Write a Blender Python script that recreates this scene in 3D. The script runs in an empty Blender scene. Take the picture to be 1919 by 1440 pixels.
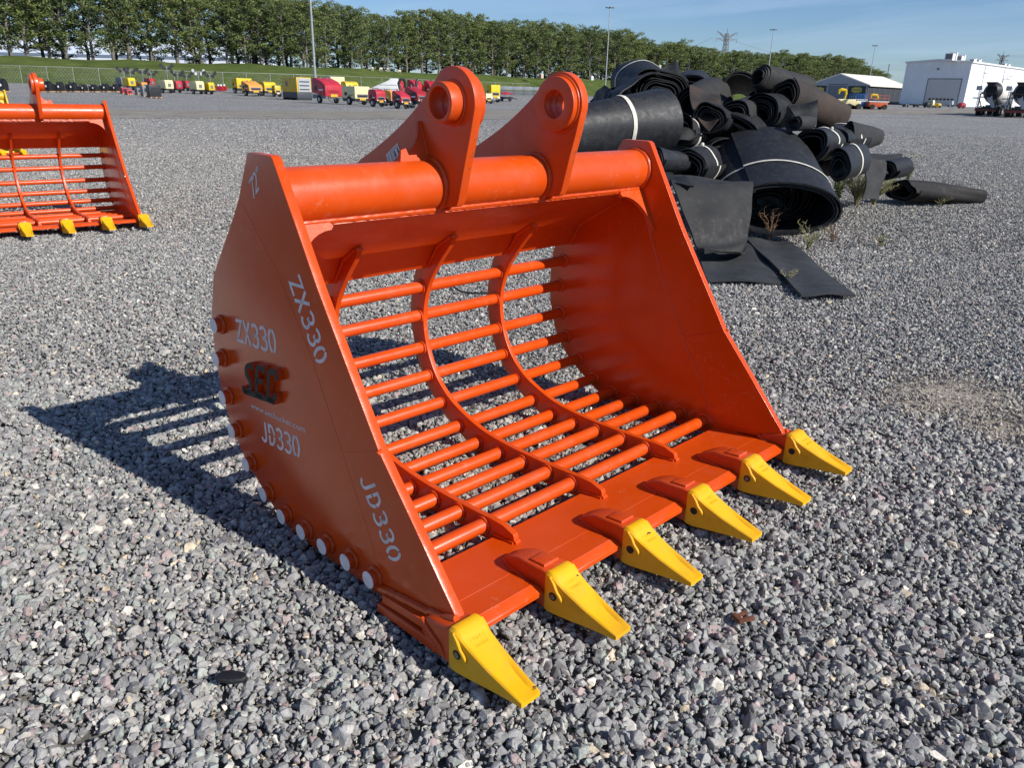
import bpy, bmesh, math, random
import numpy as np
from mathutils import Vector, Matrix
PI = math.pi
R = math.radians
sc = bpy.context.scene
COL = sc.collection

# ------------------------------------------------------------------ camera
CAMP = Vector((-1.08734, -2.43034, 1.45168))
MR = Matrix(((0.71790246, -0.23229287, 0.65624391),
             (-0.69573769, -0.27160494, 0.66496603),
             (0.02377222, -0.93395438, -0.35660076)))      # columns: right, down, forward
cam = bpy.data.objects.new("camera", bpy.data.cameras.new("camera"))
COL.objects.link(cam)
rt, dn, fw = MR.col[0], MR.col[1], MR.col[2]
m4 = Matrix((( rt.x, -dn.x, -fw.x, CAMP.x),
             ( rt.y, -dn.y, -fw.y, CAMP.y),
             ( rt.z, -dn.z, -fw.z, CAMP.z),
             (0, 0, 0, 1)))
cam.matrix_world = m4
cam.data.sensor_fit = 'HORIZONTAL'
cam.data.sensor_width = 36.0
cam.data.lens = 1430.0 / 1919.0 * 36.0
cam.data.clip_start = 0.05
cam.data.clip_end = 6000.0
sc.camera = cam

# ------------------------------------------------------------------ sky and sun
SUN_EL, SUN_AZ = R(35.0), R(-77.0)
sdir = Vector((math.cos(SUN_AZ)*math.cos(SUN_EL), math.sin(SUN_AZ)*math.cos(SUN_EL), math.sin(SUN_EL)))
world = bpy.data.worlds.new("World")
sc.world = world
world.use_nodes = True
wn = world.node_tree
for n in list(wn.nodes): wn.nodes.remove(n)
sky = wn.nodes.new('ShaderNodeTexSky')
sky.sky_type = 'NISHITA'
sky.sun_disc = False
sky.sun_elevation = SUN_EL
sky.sun_rotation = math.atan2(sdir.x, sdir.y)
sky.altitude = 0
sky.air_density = 1.0
sky.dust_density = 0.15
sky.ozone_density = 3.5
bg = wn.nodes.new('ShaderNodeBackground')
bg.inputs['Strength'].default_value = 0.070
wo = wn.nodes.new('ShaderNodeOutputWorld')
# thin cirrus: stretched noise over the sky directions
tc = wn.nodes.new('ShaderNodeTexCoord')
sx = wn.nodes.new('ShaderNodeSeparateXYZ')
wn.links.new(tc.outputs['Generated'], sx.inputs[0])
def wmath(op, a, b=None):
    n = wn.nodes.new('ShaderNodeMath'); n.operation = op
    for i, v in enumerate((a, b)):
        if v is None: continue
        if isinstance(v, (int, float)): n.inputs[i].default_value = v
        else: wn.links.new(v, n.inputs[i])
    return n.outputs[0]
zz = wmath('MAXIMUM', wmath('ADD', sx.outputs[2], 0.12), 0.02)
uu = wmath('DIVIDE', sx.outputs[0], zz); vv = wmath('DIVIDE', sx.outputs[1], zz)
cb = wn.nodes.new('ShaderNodeCombineXYZ')
wn.links.new(wmath('ADD', wmath('MULTIPLY', uu, 0.9), wmath('MULTIPLY', vv, 0.15)), cb.inputs[0])
wn.links.new(wmath('MULTIPLY', wmath('SUBTRACT', vv, uu), 0.28), cb.inputs[1])
cn = wn.nodes.new('ShaderNodeTexNoise')
cn.inputs['Scale'].default_value = 1.1; cn.inputs['Detail'].default_value = 7; cn.inputs['Roughness'].default_value = 0.6
cn.inputs['Distortion'].default_value = 0.5
wn.links.new(cb.outputs[0], cn.inputs['Vector'])
cr = wn.nodes.new('ShaderNodeMapRange')
cr.inputs['From Min'].default_value = 0.46; cr.inputs['From Max'].default_value = 0.74
cr.inputs['To Max'].default_value = 0.34
wn.links.new(cn.outputs['Fac'], cr.inputs['Value'])
mx = wn.nodes.new('ShaderNodeMixRGB')
mx.inputs['Color2'].default_value = (9.2, 9.4, 9.4, 1)
wn.links.new(cr.outputs[0], mx.inputs['Fac'])
wn.links.new(sky.outputs[0], mx.inputs['Color1'])
mt = wn.nodes.new('ShaderNodeMixRGB'); mt.blend_type = 'MULTIPLY'; mt.inputs[0].default_value = 1.0
mt.inputs['Color2'].default_value = (0.86, 1.04, 1.33, 1)
wn.links.new(mx.outputs[0], mt.inputs['Color1'])
wn.links.new(mt.outputs[0], bg.inputs['Color'])
wn.links.new(bg.outputs[0], wo.inputs['Surface'])

sun = bpy.data.objects.new("sun", bpy.data.lights.new("sun", 'SUN'))
COL.objects.link(sun)
sun.data.energy = 5.0
sun.data.angle = R(0.5)
sun.data.color = (1.0, 0.955, 0.885)
sun.rotation_euler = sdir.to_track_quat('Z', 'Y').to_euler()
sun.location = (0, 0, 30)
sc.view_settings.view_transform = 'Standard'
sc.view_settings.look = 'None'
sc.view_settings.exposure = 0.20
sc.view_settings.gamma = 1.0

# ------------------------------------------------------------------ geometry of the view
def ray(px, py):
    return MR @ Vector(((px-959.5)/1430.0, (py-720.0)/1430.0, 1.0))
def at(px, py, d):                       # point seen at that pixel, d metres in front of the camera
    return CAMP + ray(px, py)*d
def ground_h(x, y):                      # the yard rises gently far away
    r = math.hypot(x-CAMP.x, y-CAMP.y)
    t = min(max((r-100.0)/65.0, 0.0), 1.0)
    return 1.05*t*t*(3-2*t)
def gnd(px, py):                         # where the pixel's ray meets the yard
    v = ray(px, py)
    if v.z > -1e-4: v.z = -1e-4
    t = 1.0
    while t < 400:
        p = CAMP + v*t
        if p.z < ground_h(p.x, p.y): break
        t *= 1.01
    p = CAMP + v*t
    return Vector((p.x, p.y, ground_h(p.x, p.y)))
def gdep(px, d):                         # ground point in column px at depth d (any row)
    p = at(px, 190, d)
    return Vector((p.x, p.y, ground_h(p.x, p.y)))
def on_x(px, py, X):
    v = ray(px, py); return CAMP + v*((X-CAMP.x)/v.x)
def on_y(px, py, Y):
    v = ray(px, py); return CAMP + v*((Y-CAMP.y)/v.y)

# ------------------------------------------------------------------ objects
def link(o, parent=None):
    COL.objects.link(o)
    if parent is not None: o.parent = parent
    return o
def tag(o, label=None, cat=None, group=None, kind=None):
    if label: o['label'] = label
    if cat: o['category'] = cat
    if group: o['group'] = group
    if kind: o['kind'] = kind
    return o
def empty(name, loc=(0, 0, 0), rz=0.0, label=None, cat=None, group=None):
    o = bpy.data.objects.new(name, None)
    o.empty_display_size = 0.2
    o.location = loc; o.rotation_euler = (0, 0, rz)
    COL.objects.link(o)
    return tag(o, label, cat, group)
def copy_tree(o, parent=None):
    c = o.copy(); COL.objects.link(c)
    if parent is not None: c.parent = parent
    for ch in [x for x in bpy.data.objects if x.parent == o]:
        copy_tree(ch, c)
    return c
def finish(me, mats, angle=35):
    for m in (mats if isinstance(mats, (list, tuple)) else [mats]): me.materials.append(m)
    me.validate()
    if len(me.polygons):
        me.polygons.foreach_set('use_smooth', [True]*len(me.polygons))
        me.set_sharp_from_angle(angle=R(angle))
    me.update()
    return me

class MB:
    """mesh builder"""
    def __init__(s): s.v = []; s.f = []; s.mi = []; s.cur = 0
    def add(s, vs, fs):
        b = len(s.v); s.v += [tuple(p) for p in vs]
        s.f += [tuple(b+i for i in f) for f in fs]; s.mi += [s.cur]*len(fs); return s
    def box(s, lo, hi, rot=None, c=None):
        x0, y0, z0 = lo; x1, y1, z1 = hi
        vs = [Vector(p) for p in ((x0,y0,z0),(x1,y0,z0),(x1,y1,z0),(x0,y1,z0),(x0,y0,z1),(x1,y0,z1),(x1,y1,z1),(x0,y1,z1))]
        if rot is not None:
            cc = Vector(c) if c is not None else (vs[0]+vs[6])/2
            vs = [rot @ (p-cc) + cc for p in vs]
        return s.add(vs, [(0,3,2,1),(4,5,6,7),(0,1,5,4),(1,2,6,5),(2,3,7,6),(3,0,4,7)])
    def tube(s, pts, r, n=8, cap=True, closed=False):
        pts = [Vector(p) for p in pts]; k = len(pts)
        rr = r if isinstance(r, (list, tuple)) else [r]*k
        vs = []; up = None
        for i in range(k):
            if closed: d = pts[(i+1) % k]-pts[i-1]
            else: d = pts[min(i+1, k-1)]-pts[max(i-1, 0)]
            if d.length < 1e-9: d = Vector((0, 0, 1))
            d.normalize()
            if up is None: up = d.orthogonal().normalized()
            else:
                up = up - d*up.dot(d)
                up = up.normalized() if up.length > 1e-6 else d.orthogonal().normalized()
            w = d.cross(up)
            for j in range(n):
                a = 2*PI*j/n
                vs.append(pts[i] + (up*math.cos(a)+w*math.sin(a))*rr[i])
        fs = []
        for i in range(k if closed else k-1):
            for j in range(n):
                a = i*n+j; b = i*n+(j+1) % n; i2 = (i+1) % k
                fs.append((a, b, i2*n+(j+1) % n, i2*n+j))
        if cap and not closed:
            fs.append(tuple(range(n-1, -1, -1))); fs.append(tuple((k-1)*n+j for j in range(n)))
        return s.add(vs, fs)
    def cyl(s, a, b, r, n=16, r2=None):
        return s.tube([a, b], [r, r if r2 is None else r2], n)
    def prism(s, poly, a, b, axis='x'):
        """poly in the plane normal to axis, extruded a..b (convex or simple polygons)"""
        def P(u, w, t):
            return {'x': (t, u, w), 'y': (u, t, w), 'z': (u, w, t)}[axis]
        n = len(poly)
        vs = [P(u, w, a) for u, w in poly] + [P(u, w, b) for u, w in poly]
        fs = [tuple(range(n)), tuple(range(2*n-1, n-1, -1))]
        fs += [(i, n+i, n+(i+1) % n, (i+1) % n) for i in range(n)]
        return s.add(vs, fs)
    def loft(s, rings, cap=True):
        n = len(rings[0]); vs = [p for r_ in rings for p in r_]; fs = []
        for i in range(len(rings)-1):
            for j in range(n):
                fs.append((i*n+j, i*n+(j+1) % n, (i+1)*n+(j+1) % n, (i+1)*n+j))
        if cap: fs += [tuple(range(n-1, -1, -1)), tuple((len(rings)-1)*n+j for j in range(n))]
        return s.add(vs, fs)
    def grid(s, rows):
        n = len(rows[0]); vs = [p for r_ in rows for p in r_]
        return s.add(vs, [(i*n+j, i*n+j+1, (i+1)*n+j+1, (i+1)*n+j) for i in range(len(rows)-1) for j in range(n-1)])
    def ball(s, c, r, n=10, m=7, sz=1.0):
        c = Vector(c); rings = []
        for i in range(1, m):
            t = PI*i/m
            rings.append([c+Vector((math.sin(t)*math.cos(2*PI*j/n)*r, math.sin(t)*math.sin(2*PI*j/n)*r, -math.cos(t)*r*sz)) for j in range(n)])
        return s.loft(rings)
    def mesh(s, name, mats, angle=35, bevel=0.0, seg=2, fix=True):
        me = bpy.data.meshes.new(name)
        me.from_pydata(s.v, [], s.f)
        if any(s.mi): me.polygons.foreach_set('material_index', s.mi)
        if fix or bevel:
            bm = bmesh.new(); bm.from_mesh(me)
            bmesh.ops.recalc_face_normals(bm, faces=bm.faces)
            if bevel:
                es = [e for e in bm.edges if len(e.link_faces) == 2 and e.calc_face_angle(0) > R(35)]
                bmesh.ops.bevel(bm, geom=es, offset=bevel, segments=seg, affect='EDGES', profile=0.6, clamp_overlap=True)
            bm.to_mesh(me); bm.free()
        return finish(me, mats, angle)
    def build(s, name, mats, parent=None, bevel=0.0, angle=35, seg=2, fix=True):
        return link(bpy.data.objects.new(name, s.mesh(name, mats, angle, bevel, seg, fix)), parent)

def cu_mesh(name, outer, holes, thick, bev, mapf, mats, res=2):
    """plate with holes from a filled 2-D curve; outline in (u, v), thickness along w; mapf(u, v, w) -> point"""
    cu = bpy.data.curves.new(name, 'CURVE'); cu.dimensions = '2D'; cu.fill_mode = 'BOTH'
    for loop in [outer]+holes:
        sp = cu.splines.new('POLY'); sp.points.add(len(loop)-1)
        for i, (u, v) in enumerate(loop): sp.points[i].co = (u, v, 0, 1)
        sp.use_cyclic_u = True
    cu.extrude = max(thick/2-bev, 0.0001); cu.bevel_depth = bev; cu.bevel_resolution = res; cu.offset = -bev
    to = bpy.data.objects.new('tmp', cu); COL.objects.link(to)
    me = bpy.data.meshes.new_from_object(to)
    bpy.data.objects.remove(to); bpy.data.curves.remove(cu)
    me.name = name
    for v in me.vertices: v.co = mapf(*v.co)
    bm = bmesh.new(); bm.from_mesh(me)
    bmesh.ops.remove_doubles(bm, verts=bm.verts, dist=1e-5)
    bmesh.ops.recalc_face_normals(bm, faces=bm.faces)
    bm.to_mesh(me); bm.free()
    me.materials.clear()
    return finish(me, mats, 30)
def plate_x(name, outer, x0, x1, mats, parent=None, holes=(), bev=0.0015):
    """plate lying in a y-z plane between x0 and x1"""
    xc = (x0+x1)/2
    me = cu_mesh(name, outer, list(holes), abs(x1-x0), bev, lambda u, v, w: (xc+w, u, v), mats)
    return link(bpy.data.objects.new(name, me), parent)
def join(o, mb, angle=35):
    """merge extra geometry (weld beads and the like) into a part's own mesh"""
    me2 = mb.mesh('tmp', [], angle)
    bm = bmesh.new(); bm.from_mesh(o.data); bm.from_mesh(me2)
    bm.to_mesh(o.data); bm.free(); bpy.data.meshes.remove(me2)
    o.data.polygons.foreach_set('use_smooth', [True]*len(o.data.polygons))
    o.data.set_sharp_from_angle(angle=R(angle)); o.data.update()
    return o
def text_mesh(txt, size, depth, font_scale_x=1.0, align='CENTER'):
    cu = bpy.data.curves.new('txt', 'FONT'); cu.body = txt; cu.size = size; cu.extrude = depth; cu.align_x = align
    to = bpy.data.objects.new('tmp', cu); COL.objects.link(to)
    me = bpy.data.meshes.new_from_object(to)
    bpy.data.objects.remove(to); bpy.data.curves.remove(cu)
    me.materials.clear()
    return me
def text_obj(name, txt, size, depth, mapf, mat, parent=None, align='CENTER'):
    me = text_mesh(txt, size, depth, align=align); me.name = name
    for v in me.vertices: v.co = mapf(*v.co)
    me.materials.append(mat); me.update()
    return link(bpy.data.objects.new(name, me), parent)
def smooth_path(pts, k=6, closed=False):
    """Catmull-Rom through 2-D points"""
    n = len(pts); out = []
    rng = range(n) if closed else range(n-1)
    for i in rng:
        g = lambda j: pts[j % n] if closed else pts[min(max(j, 0), n-1)]
        p0, p1, p2, p3 = g(i-1), g(i), g(i+1), g(i+2)
        for q in range(k):
            t = q/k
            out.append(tuple(0.5*((2*p1[c])+(-p0[c]+p2[c])*t+(2*p0[c]-5*p1[c]+4*p2[c]-p3[c])*t*t+(-p0[c]+3*p1[c]-3*p2[c]+p3[c])*t**3) for c in range(len(p1))))
    if not closed: out.append(tuple(pts[-1]))
    return out

# ------------------------------------------------------------------ materials
def mat_new(name):
    m = bpy.data.materials.new(name); m.use_nodes = True
    nt = m.node_tree; b = nt.nodes['Principled BSDF']
    return m, nt, b
def N(nt, t, **kw):
    n = nt.nodes.new(t)
    for k, v in kw.items():
        if k in n.inputs.keys() if isinstance(k, str) else False: n.inputs[k].default_value = v
        else: setattr(n, k, v)
    return n
def noise(nt, scale, detail=4, rough=0.55, vec=None, dist=0.0):
    n = nt.nodes.new('ShaderNodeTexNoise')
    n.inputs['Scale'].default_value = scale; n.inputs['Detail'].default_value = detail
    n.inputs['Roughness'].default_value = rough; n.inputs['Distortion'].default_value = dist
    if vec is None:
        t = nt.nodes.new('ShaderNodeTexCoord'); vec = t.outputs['Object']
    nt.links.new(vec, n.inputs['Vector'])
    return n
def ramp(nt, fac, stops):
    r = nt.nodes.new('ShaderNodeValToRGB')
    e = r.color_ramp.elements
    while len(e) < len(stops): e.new(0.5)
    for i, (p, c) in enumerate(stops):
        e[i].position = p; e[i].color = (c[0], c[1], c[2], 1) if not isinstance(c, (int, float)) else (c, c, c, 1)
    nt.links.new(fac, r.inputs['Fac'])
    return r
def mixc(nt, fac, a, b, blend='MIX'):
    m = nt.nodes.new('ShaderNodeMixRGB'); m.blend_type = blend
    for i, v in ((0, fac), (1, a), (2, b)):
        if hasattr(v, 'links') or hasattr(v, 'is_linked'): nt.links.new(v, m.inputs[i])
        elif isinstance(v, (int, float)): m.inputs[i].default_value = v
        else: m.inputs[i].default_value = (v[0], v[1], v[2], 1)
    return m.outputs[0]
def bump(nt, b, h, strength=0.3, dist=0.01):
    n = nt.nodes.new('ShaderNodeBump'); n.inputs['Strength'].default_value = strength; n.inputs['Distance'].default_value = dist
    nt.links.new(h, n.inputs['Height']); nt.links.new(n.outputs[0], b.inputs['Normal'])
    return n
def simple(name, col, rough=0.5, metal=0.0, var=0.12, scale=3.0, bmp=0.0, bscale=40.0, spec=0.5):
    m, nt, b = mat_new(name)
    n = noise(nt, scale, 5, 0.6)
    r = ramp(nt, n.outputs['Fac'], [(0.3, tuple(c*(1-var) for c in col)), (0.7, tuple(min(c*(1+var), 1) for c in col))])
    nt.links.new(r.outputs[0], b.inputs['Base Color'])
    b.inputs['Roughness'].default_value = rough; b.inputs['Metallic'].default_value = metal
    b.inputs['Specular IOR Level'].default_value = spec
    if bmp:
        n2 = noise(nt, bscale, 3, 0.6); bump(nt, b, n2.outputs['Fac'], bmp, 0.004)
    return m
def paint(name, col, rough=0.30, coat=0.25, dirt=(0.25, 0.22, 0.19), dirt_amt=0.25):
    """gloss sprayed paint: orange peel, faint runs, dust and chips"""
    m, nt, b = mat_new(name)
    big = noise(nt, 2.2, 4, 0.6)
    c1 = ramp(nt, big.outputs['Fac'], [(0.3, tuple(c*0.90 for c in col)), (0.7, tuple(min(1, c*1.06) for c in col))])
    ds = noise(nt, 9.0, 8, 0.72, dist=0.4)
    dr = ramp(nt, ds.outputs['Fac'], [(0.52, 0.0), (0.80, dirt_amt)])
    c2 = mixc(nt, dr.outputs[0], c1.outputs[0], dirt)
    sp = noise(nt, 75.0, 3, 0.6)
    spr = ramp(nt, sp.outputs['Fac'], [(0.735, 0.0), (0.76, 0.75)])
    c3 = mixc(nt, spr.outputs[0], c2, tuple(c*0.35 for c in col))
    # dried water spots: thin pale rims and small blots
    wn_ = noise(nt, 30.0, 2, 0.4, dist=0.6)
    wr = ramp(nt, wn_.outputs['Fac'], [(0.60, 0.0), (0.625, 0.30), (0.65, 0.0)])
    wm = ramp(nt, noise(nt, 5.0, 3, 0.6).outputs['Fac'], [(0.50, 0.0), (0.62, 0.8)])
    wx = nt.nodes.new('ShaderNodeMath'); wx.operation = 'MULTIPLY'; nt.links.new(wr.outputs[0], wx.inputs[0]); nt.links.new(wm.outputs[0], wx.inputs[1])
    c3 = mixc(nt, wx.outputs[0], c3, (0.62, 0.30, 0.20))
    nt.links.new(c3, b.inputs['Base Color'])
    rr = ramp(nt, ds.outputs['Fac'], [(0.3, rough*0.8), (0.8, min(rough*1.8, 0.8))])
    nt.links.new(rr.outputs[0], b.inputs['Roughness'])
    b.inputs['Specular IOR Level'].default_value = 0.50
    b.inputs['Coat Weight'].default_value = coat; b.inputs['Coat Roughness'].default_value = 0.12
    peel = noise(nt, 260.0, 2, 0.5); wav = noise(nt, 7.0, 3, 0.5)
    ad = nt.nodes.new('ShaderNodeMath'); ad.operation = 'MULTIPLY_ADD'; ad.inputs[1].default_value = 1.5
    nt.links.new(wav.outputs['Fac'], ad.inputs[0]); nt.links.new(peel.outputs['Fac'], ad.inputs[2])
    bump(nt, b, ad.outputs[0], 0.16, 0.0016)
    return m
ORANGE = paint("orange_paint", (0.62, 0.068, 0.003), rough=0.30, dirt_amt=0.12, coat=0.0)
ORANGE2 = paint("orange_red_paint", (0.58, 0.060, 0.004), rough=0.38, dirt_amt=0.12, coat=0.05)
ORANGE3 = paint("matt_orange_paint", (0.58, 0.062, 0.004), rough=0.55, dirt_amt=0.12, coat=0.0)
ORANGEG = paint("plate_orange_paint", (0.62, 0.066, 0.003), rough=0.17, dirt_amt=0.13, coat=0.0)
YELLOW = paint("tooth_yellow_paint", (0.84, 0.425, 0.0), rough=0.50, coat=0.0, dirt=(0.12, 0.08, 0.03), dirt_amt=0.35)
LETTER = simple("stencil_paint", (0.70, 0.62, 0.62), 0.6, var=0.18, scale=25)
CAPM = simple("bar_end_grey_paint", (0.80, 0.74, 0.72), 0.55, var=0.10, scale=30)
DARKFACE = simple("dark_badge_face", (0.050, 0.044, 0.036), 0.7, var=0.25, scale=20, spec=0.2)
STEELPIN = simple("steel_pin", (0.22, 0.20, 0.16), 0.45, metal=0.8, var=0.3, scale=60)
HOLEM = simple("black_recess", (0.01, 0.01, 0.01), 0.7)
BLACKM = simple("black_paint", (0.018, 0.019, 0.021), 0.45, var=0.3)
GREYM = simple("grey_paint", (0.16, 0.17, 0.18), 0.5, var=0.2)
TYRE = simple("tyre_rubber", (0.02, 0.02, 0.02), 0.85)
GLASSD = simple("dark_glass", (0.02, 0.025, 0.03), 0.08)
WHITEM = simple("white_paint", (0.74, 0.74, 0.72), 0.45, var=0.05)
CREAM = simple("cream_paint", (0.70, 0.62, 0.34), 0.5, var=0.08)
YELM = simple("machine_yellow", (0.62, 0.40, 0.02), 0.45, var=0.15, scale=1.5)
YEL2 = simple("golden_yellow", (0.66, 0.46, 0.01), 0.45, var=0.15, scale=1.5)
TAN = simple("faded_orange_paint", (0.68, 0.30, 0.06), 0.5, var=0.1)
REDM = simple("machine_red", (0.36, 0.018, 0.025), 0.4, var=0.22, scale=1.5)
PINK = simple("sun_bleached_red", (0.46, 0.028, 0.045), 0.45, var=0.22, scale=1.5)
BLUEM = simple("blue_paint", (0.02, 0.12, 0.38), 0.45, var=0.15)
GALV = simple("galvanised_steel", (0.42, 0.43, 0.44), 0.45, metal=0.5, var=0.15)
WOOD = simple("pallet_wood", (0.42, 0.28, 0.16), 0.8, var=0.3)
RUST = simple("rusty_steel", (0.115, 0.038, 0.018), 0.85, var=0.4, scale=30, bmp=0.4)
WOOL = simple("sheep_wool", (0.55, 0.48, 0.38), 0.95, var=0.15, bmp=0.5)
LAMPG = simple("lamp_lens", (0.45, 0.46, 0.47), 0.2)

# ------------------------------------------------------------------ ground, track, bank
def ground_material():
    m, nt, b = mat_new("far_gravel")
    t = nt.nodes.new('ShaderNodeTexCoord'); o = t.outputs['Object']
    v = nt.nodes.new('ShaderNodeTexVoronoi'); v.inputs['Scale'].default_value = 30; v.inputs['Randomness'].default_value = 1
    nt.links.new(o, v.inputs['Vector'])
    sepc = nt.nodes.new('ShaderNodeSeparateColor'); nt.links.new(v.outputs['Color'], sepc.inputs[0])
    c = ramp(nt, sepc.outputs[0], [(0.0, (0.08, 0.079, 0.077)), (0.35, (0.20, 0.196, 0.19)), (0.7, (0.32, 0.314, 0.30)), (1.0, (0.52, 0.51, 0.48))])
    big = noise(nt, 0.09, 5, 0.62, o); mid = noise(nt, 0.9, 5, 0.65, o); gr = noise(nt, 5, 5, 0.75, o)
    c1 = mixc(nt, 1.0, c.outputs[0], ramp(nt, mid.outputs['Fac'], [(0.25, 0.78), (0.75, 1.16)]).outputs[0], 'MULTIPLY')
    c2 = mixc(nt, 1.0, c1, ramp(nt, big.outputs['Fac'], [(0.3, 0.84), (0.7, 1.10)]).outputs[0], 'MULTIPLY')
    c3 = mixc(nt, 1.0, c2, ramp(nt, gr.outputs['Fac'], [(0.38, 0.42), (0.62, 1.5)]).outputs[0], 'MULTIPLY')
    nt.links.new(c3, b.inputs['Base Color'])
    b.inputs['Roughness'].default_value = 0.85; b.inputs['Specular IOR Level'].default_value = 0.25
    v2 = nt.nodes.new('ShaderNodeTexVoronoi'); v2.inputs['Scale'].default_value = 30; nt.links.new(o, v2.inputs['Vector'])
    inv = nt.nodes.new('ShaderNodeMath'); inv.operation = 'SUBTRACT'; inv.inputs[0].default_value = 1.0
    nt.links.new(v2.outputs['Distance'], inv.inputs[1])
    bump(nt, b, inv.outputs[0], 0.9, 0.02)
    return m
GROUND = ground_material()
mb = MB()
radii = [0.0, 2, 5, 10, 16.5, 19.5, 24, 30, 45, 60, 75, 90, 100, 108, 116, 124, 132, 140, 150, 160, 180, 220, 300, 500, 1000, 2200, 4500]
rows = []
for r_ in radii:
    row = []
    for k in range(97):
        a = 2*PI*k/96
        x = CAMP.x+r_*math.cos(a); y = CAMP.y+r_*math.sin(a)
        row.append((x, y, ground_h(x, y)-(0.034 if r_ < 18 else 0.014)))
    rows.append(row)
FINES_SHADE = simple('gap_shade_fines', (0.15, 0.14, 0.125), 0.95, var=0.35, scale=14, bmp=0.6, bscale=120)  # fines under the near stones, with the gaps' shade put into their colour
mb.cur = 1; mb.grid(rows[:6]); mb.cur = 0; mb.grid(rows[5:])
tag(mb.build('ground', [GROUND, FINES_SHADE], fix=True), kind='structure', label='grey crushed stone yard surface')

def dirt_material():
    m, nt, b = mat_new("dirt_track")
    a = noise(nt, 0.5, 8, 0.7); a2 = noise(nt, 8, 5, 0.7)
    c = ramp(nt, a.outputs['Fac'], [(0.3, (0.15, 0.13, 0.10)), (0.5, (0.225, 0.20, 0.165)), (0.72, (0.30, 0.275, 0.23))])
    c2 = mixc(nt, 1.0, c.outputs[0], ramp(nt, a2.outputs['Fac'], [(0.3, 0.8), (0.7, 1.15)]).outputs[0], 'MULTIPLY')
    nt.links.new(c2, b.inputs['Base Color']); b.inputs['Roughness'].default_value = 0.9
    bump(nt, b, a2.outputs['Fac'], 0.4, 0.02)
    return m
DIRT = dirt_material()
def strip(name, near, far, z, mat, label):
    """a road between two pixel polylines on the yard"""
    A = [gnd(*p) for p in near]; B = [gnd(*p) for p in far]
    rnd = random.Random(4); mb = MB(); rows = []
    n = 60
    def samp(P, t):
        q = t*(len(P)-1); i = min(int(q), len(P)-2); return P[i].lerp(P[i+1], q-i)
    ra, rb = [], []
    for i in range(n+1):
        a = samp(A, i/n); b2 = samp(B, i/n); d = (b2-a)
        a = a - d*rnd.uniform(0, .06); b2 = b2 + d*rnd.uniform(0, .06)
        ra.append((a, b2))
    for k in range(9):
        row = []
        for a, b2 in ra:
            p = a.lerp(b2, k/8); row.append((p.x, p.y, ground_h(p.x, p.y)+z-0.010))
        rows.append(row)
    mb.grid(rows)
    return tag(mb.build(name, mat, fix=True), label, kind='structure')
strip('dirt_track', [(-500, 214), (180, 220), (560, 222), (900, 223), (1150, 219)], [(-500, 197), (180, 205), (560, 208), (900, 207), (1150, 204)], 0.010, DIRT, 'brown packed dirt track across the gravel')
strip('dirt_track', [(1150, 219), (1400, 215), (1620, 213), (1800, 213.5), (2150, 215)], [(1150, 204), (1400, 204), (1620, 205.0), (1800, 205.6), (2150, 208)], 0.014, DIRT, 'pale dirt track running in front of the halls')

def grass_material():
    m, nt, b = mat_new("bank_grass")
    a = noise(nt, 0.25, 6, 0.65); a2 = noise(nt, 3.0, 6, 0.75)
    c = ramp(nt, a.outputs['Fac'], [(0.3, (0.060, 0.088, 0.022)), (0.55, (0.095, 0.130, 0.034)), (0.75, (0.15, 0.165, 0.055))])
    c2 = mixc(nt, 1.0, c.outputs[0], ramp(nt, a2.outputs['Fac'], [(0.3, 0.65), (0.7, 1.3)]).outputs[0], 'MULTIPLY')
    nt.links.new(c2, b.inputs['Base Color']); b.inputs['Roughness'].default_value = 0.95; b.inputs['Specular IOR Level'].default_value = 0.1
    bump(nt, b, a2.outputs['Fac'], 0.8, 0.25)
    return m
# the bank follows a line of foot points (left to right)
TL = [(-300, 148.0), (50, 153.0), (590, 172.0), (900, 214.0), (1140, 243.0), (1400, 275.0), (1640, 330.0), (1900, 430.0)]     # column, depth of the tree line
def tline(px):
    for (a, da), (b2, db) in zip(TL, TL[1:]):
        if px <= b2:
            return da+(db-da)*(px-a)/(b2-a)
    return TL[-1][1]
rnd = random.Random(11)
mb = MB(); rows = []
for px in range(-300, 1901, 25):
    d = tline(px)
    f0 = gdep(px, d-26 if px < 1640 else d-26)
    row = []
    for t, h in ((-0.15, -0.2), (0.0, 0.0), (0.12, 0.25), (0.35, 1.35), (0.6, 3.0), (0.85, 4.5), (1.0, 4.9), (1.3, 5.0), (2.2, 5.0), (3.2, 2.0), (3.7, 0.0)):
        p = gdep(px, d-26+26*t)
        hh = h*(1+0.04*math.sin(px*0.03)) + (rnd.uniform(-.08, .08) if 0 < h < 5 else 0)
        row.append((p.x, p.y, 0.95+hh+(-0.1 if t <= 0 else 0)))
    rows.append(row)
mb.grid(rows)
tag(mb.build('grass_bank', grass_material()), 'green grassed dike bank behind the fence', kind='structure')
BANK_TOP = 5.9

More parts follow.
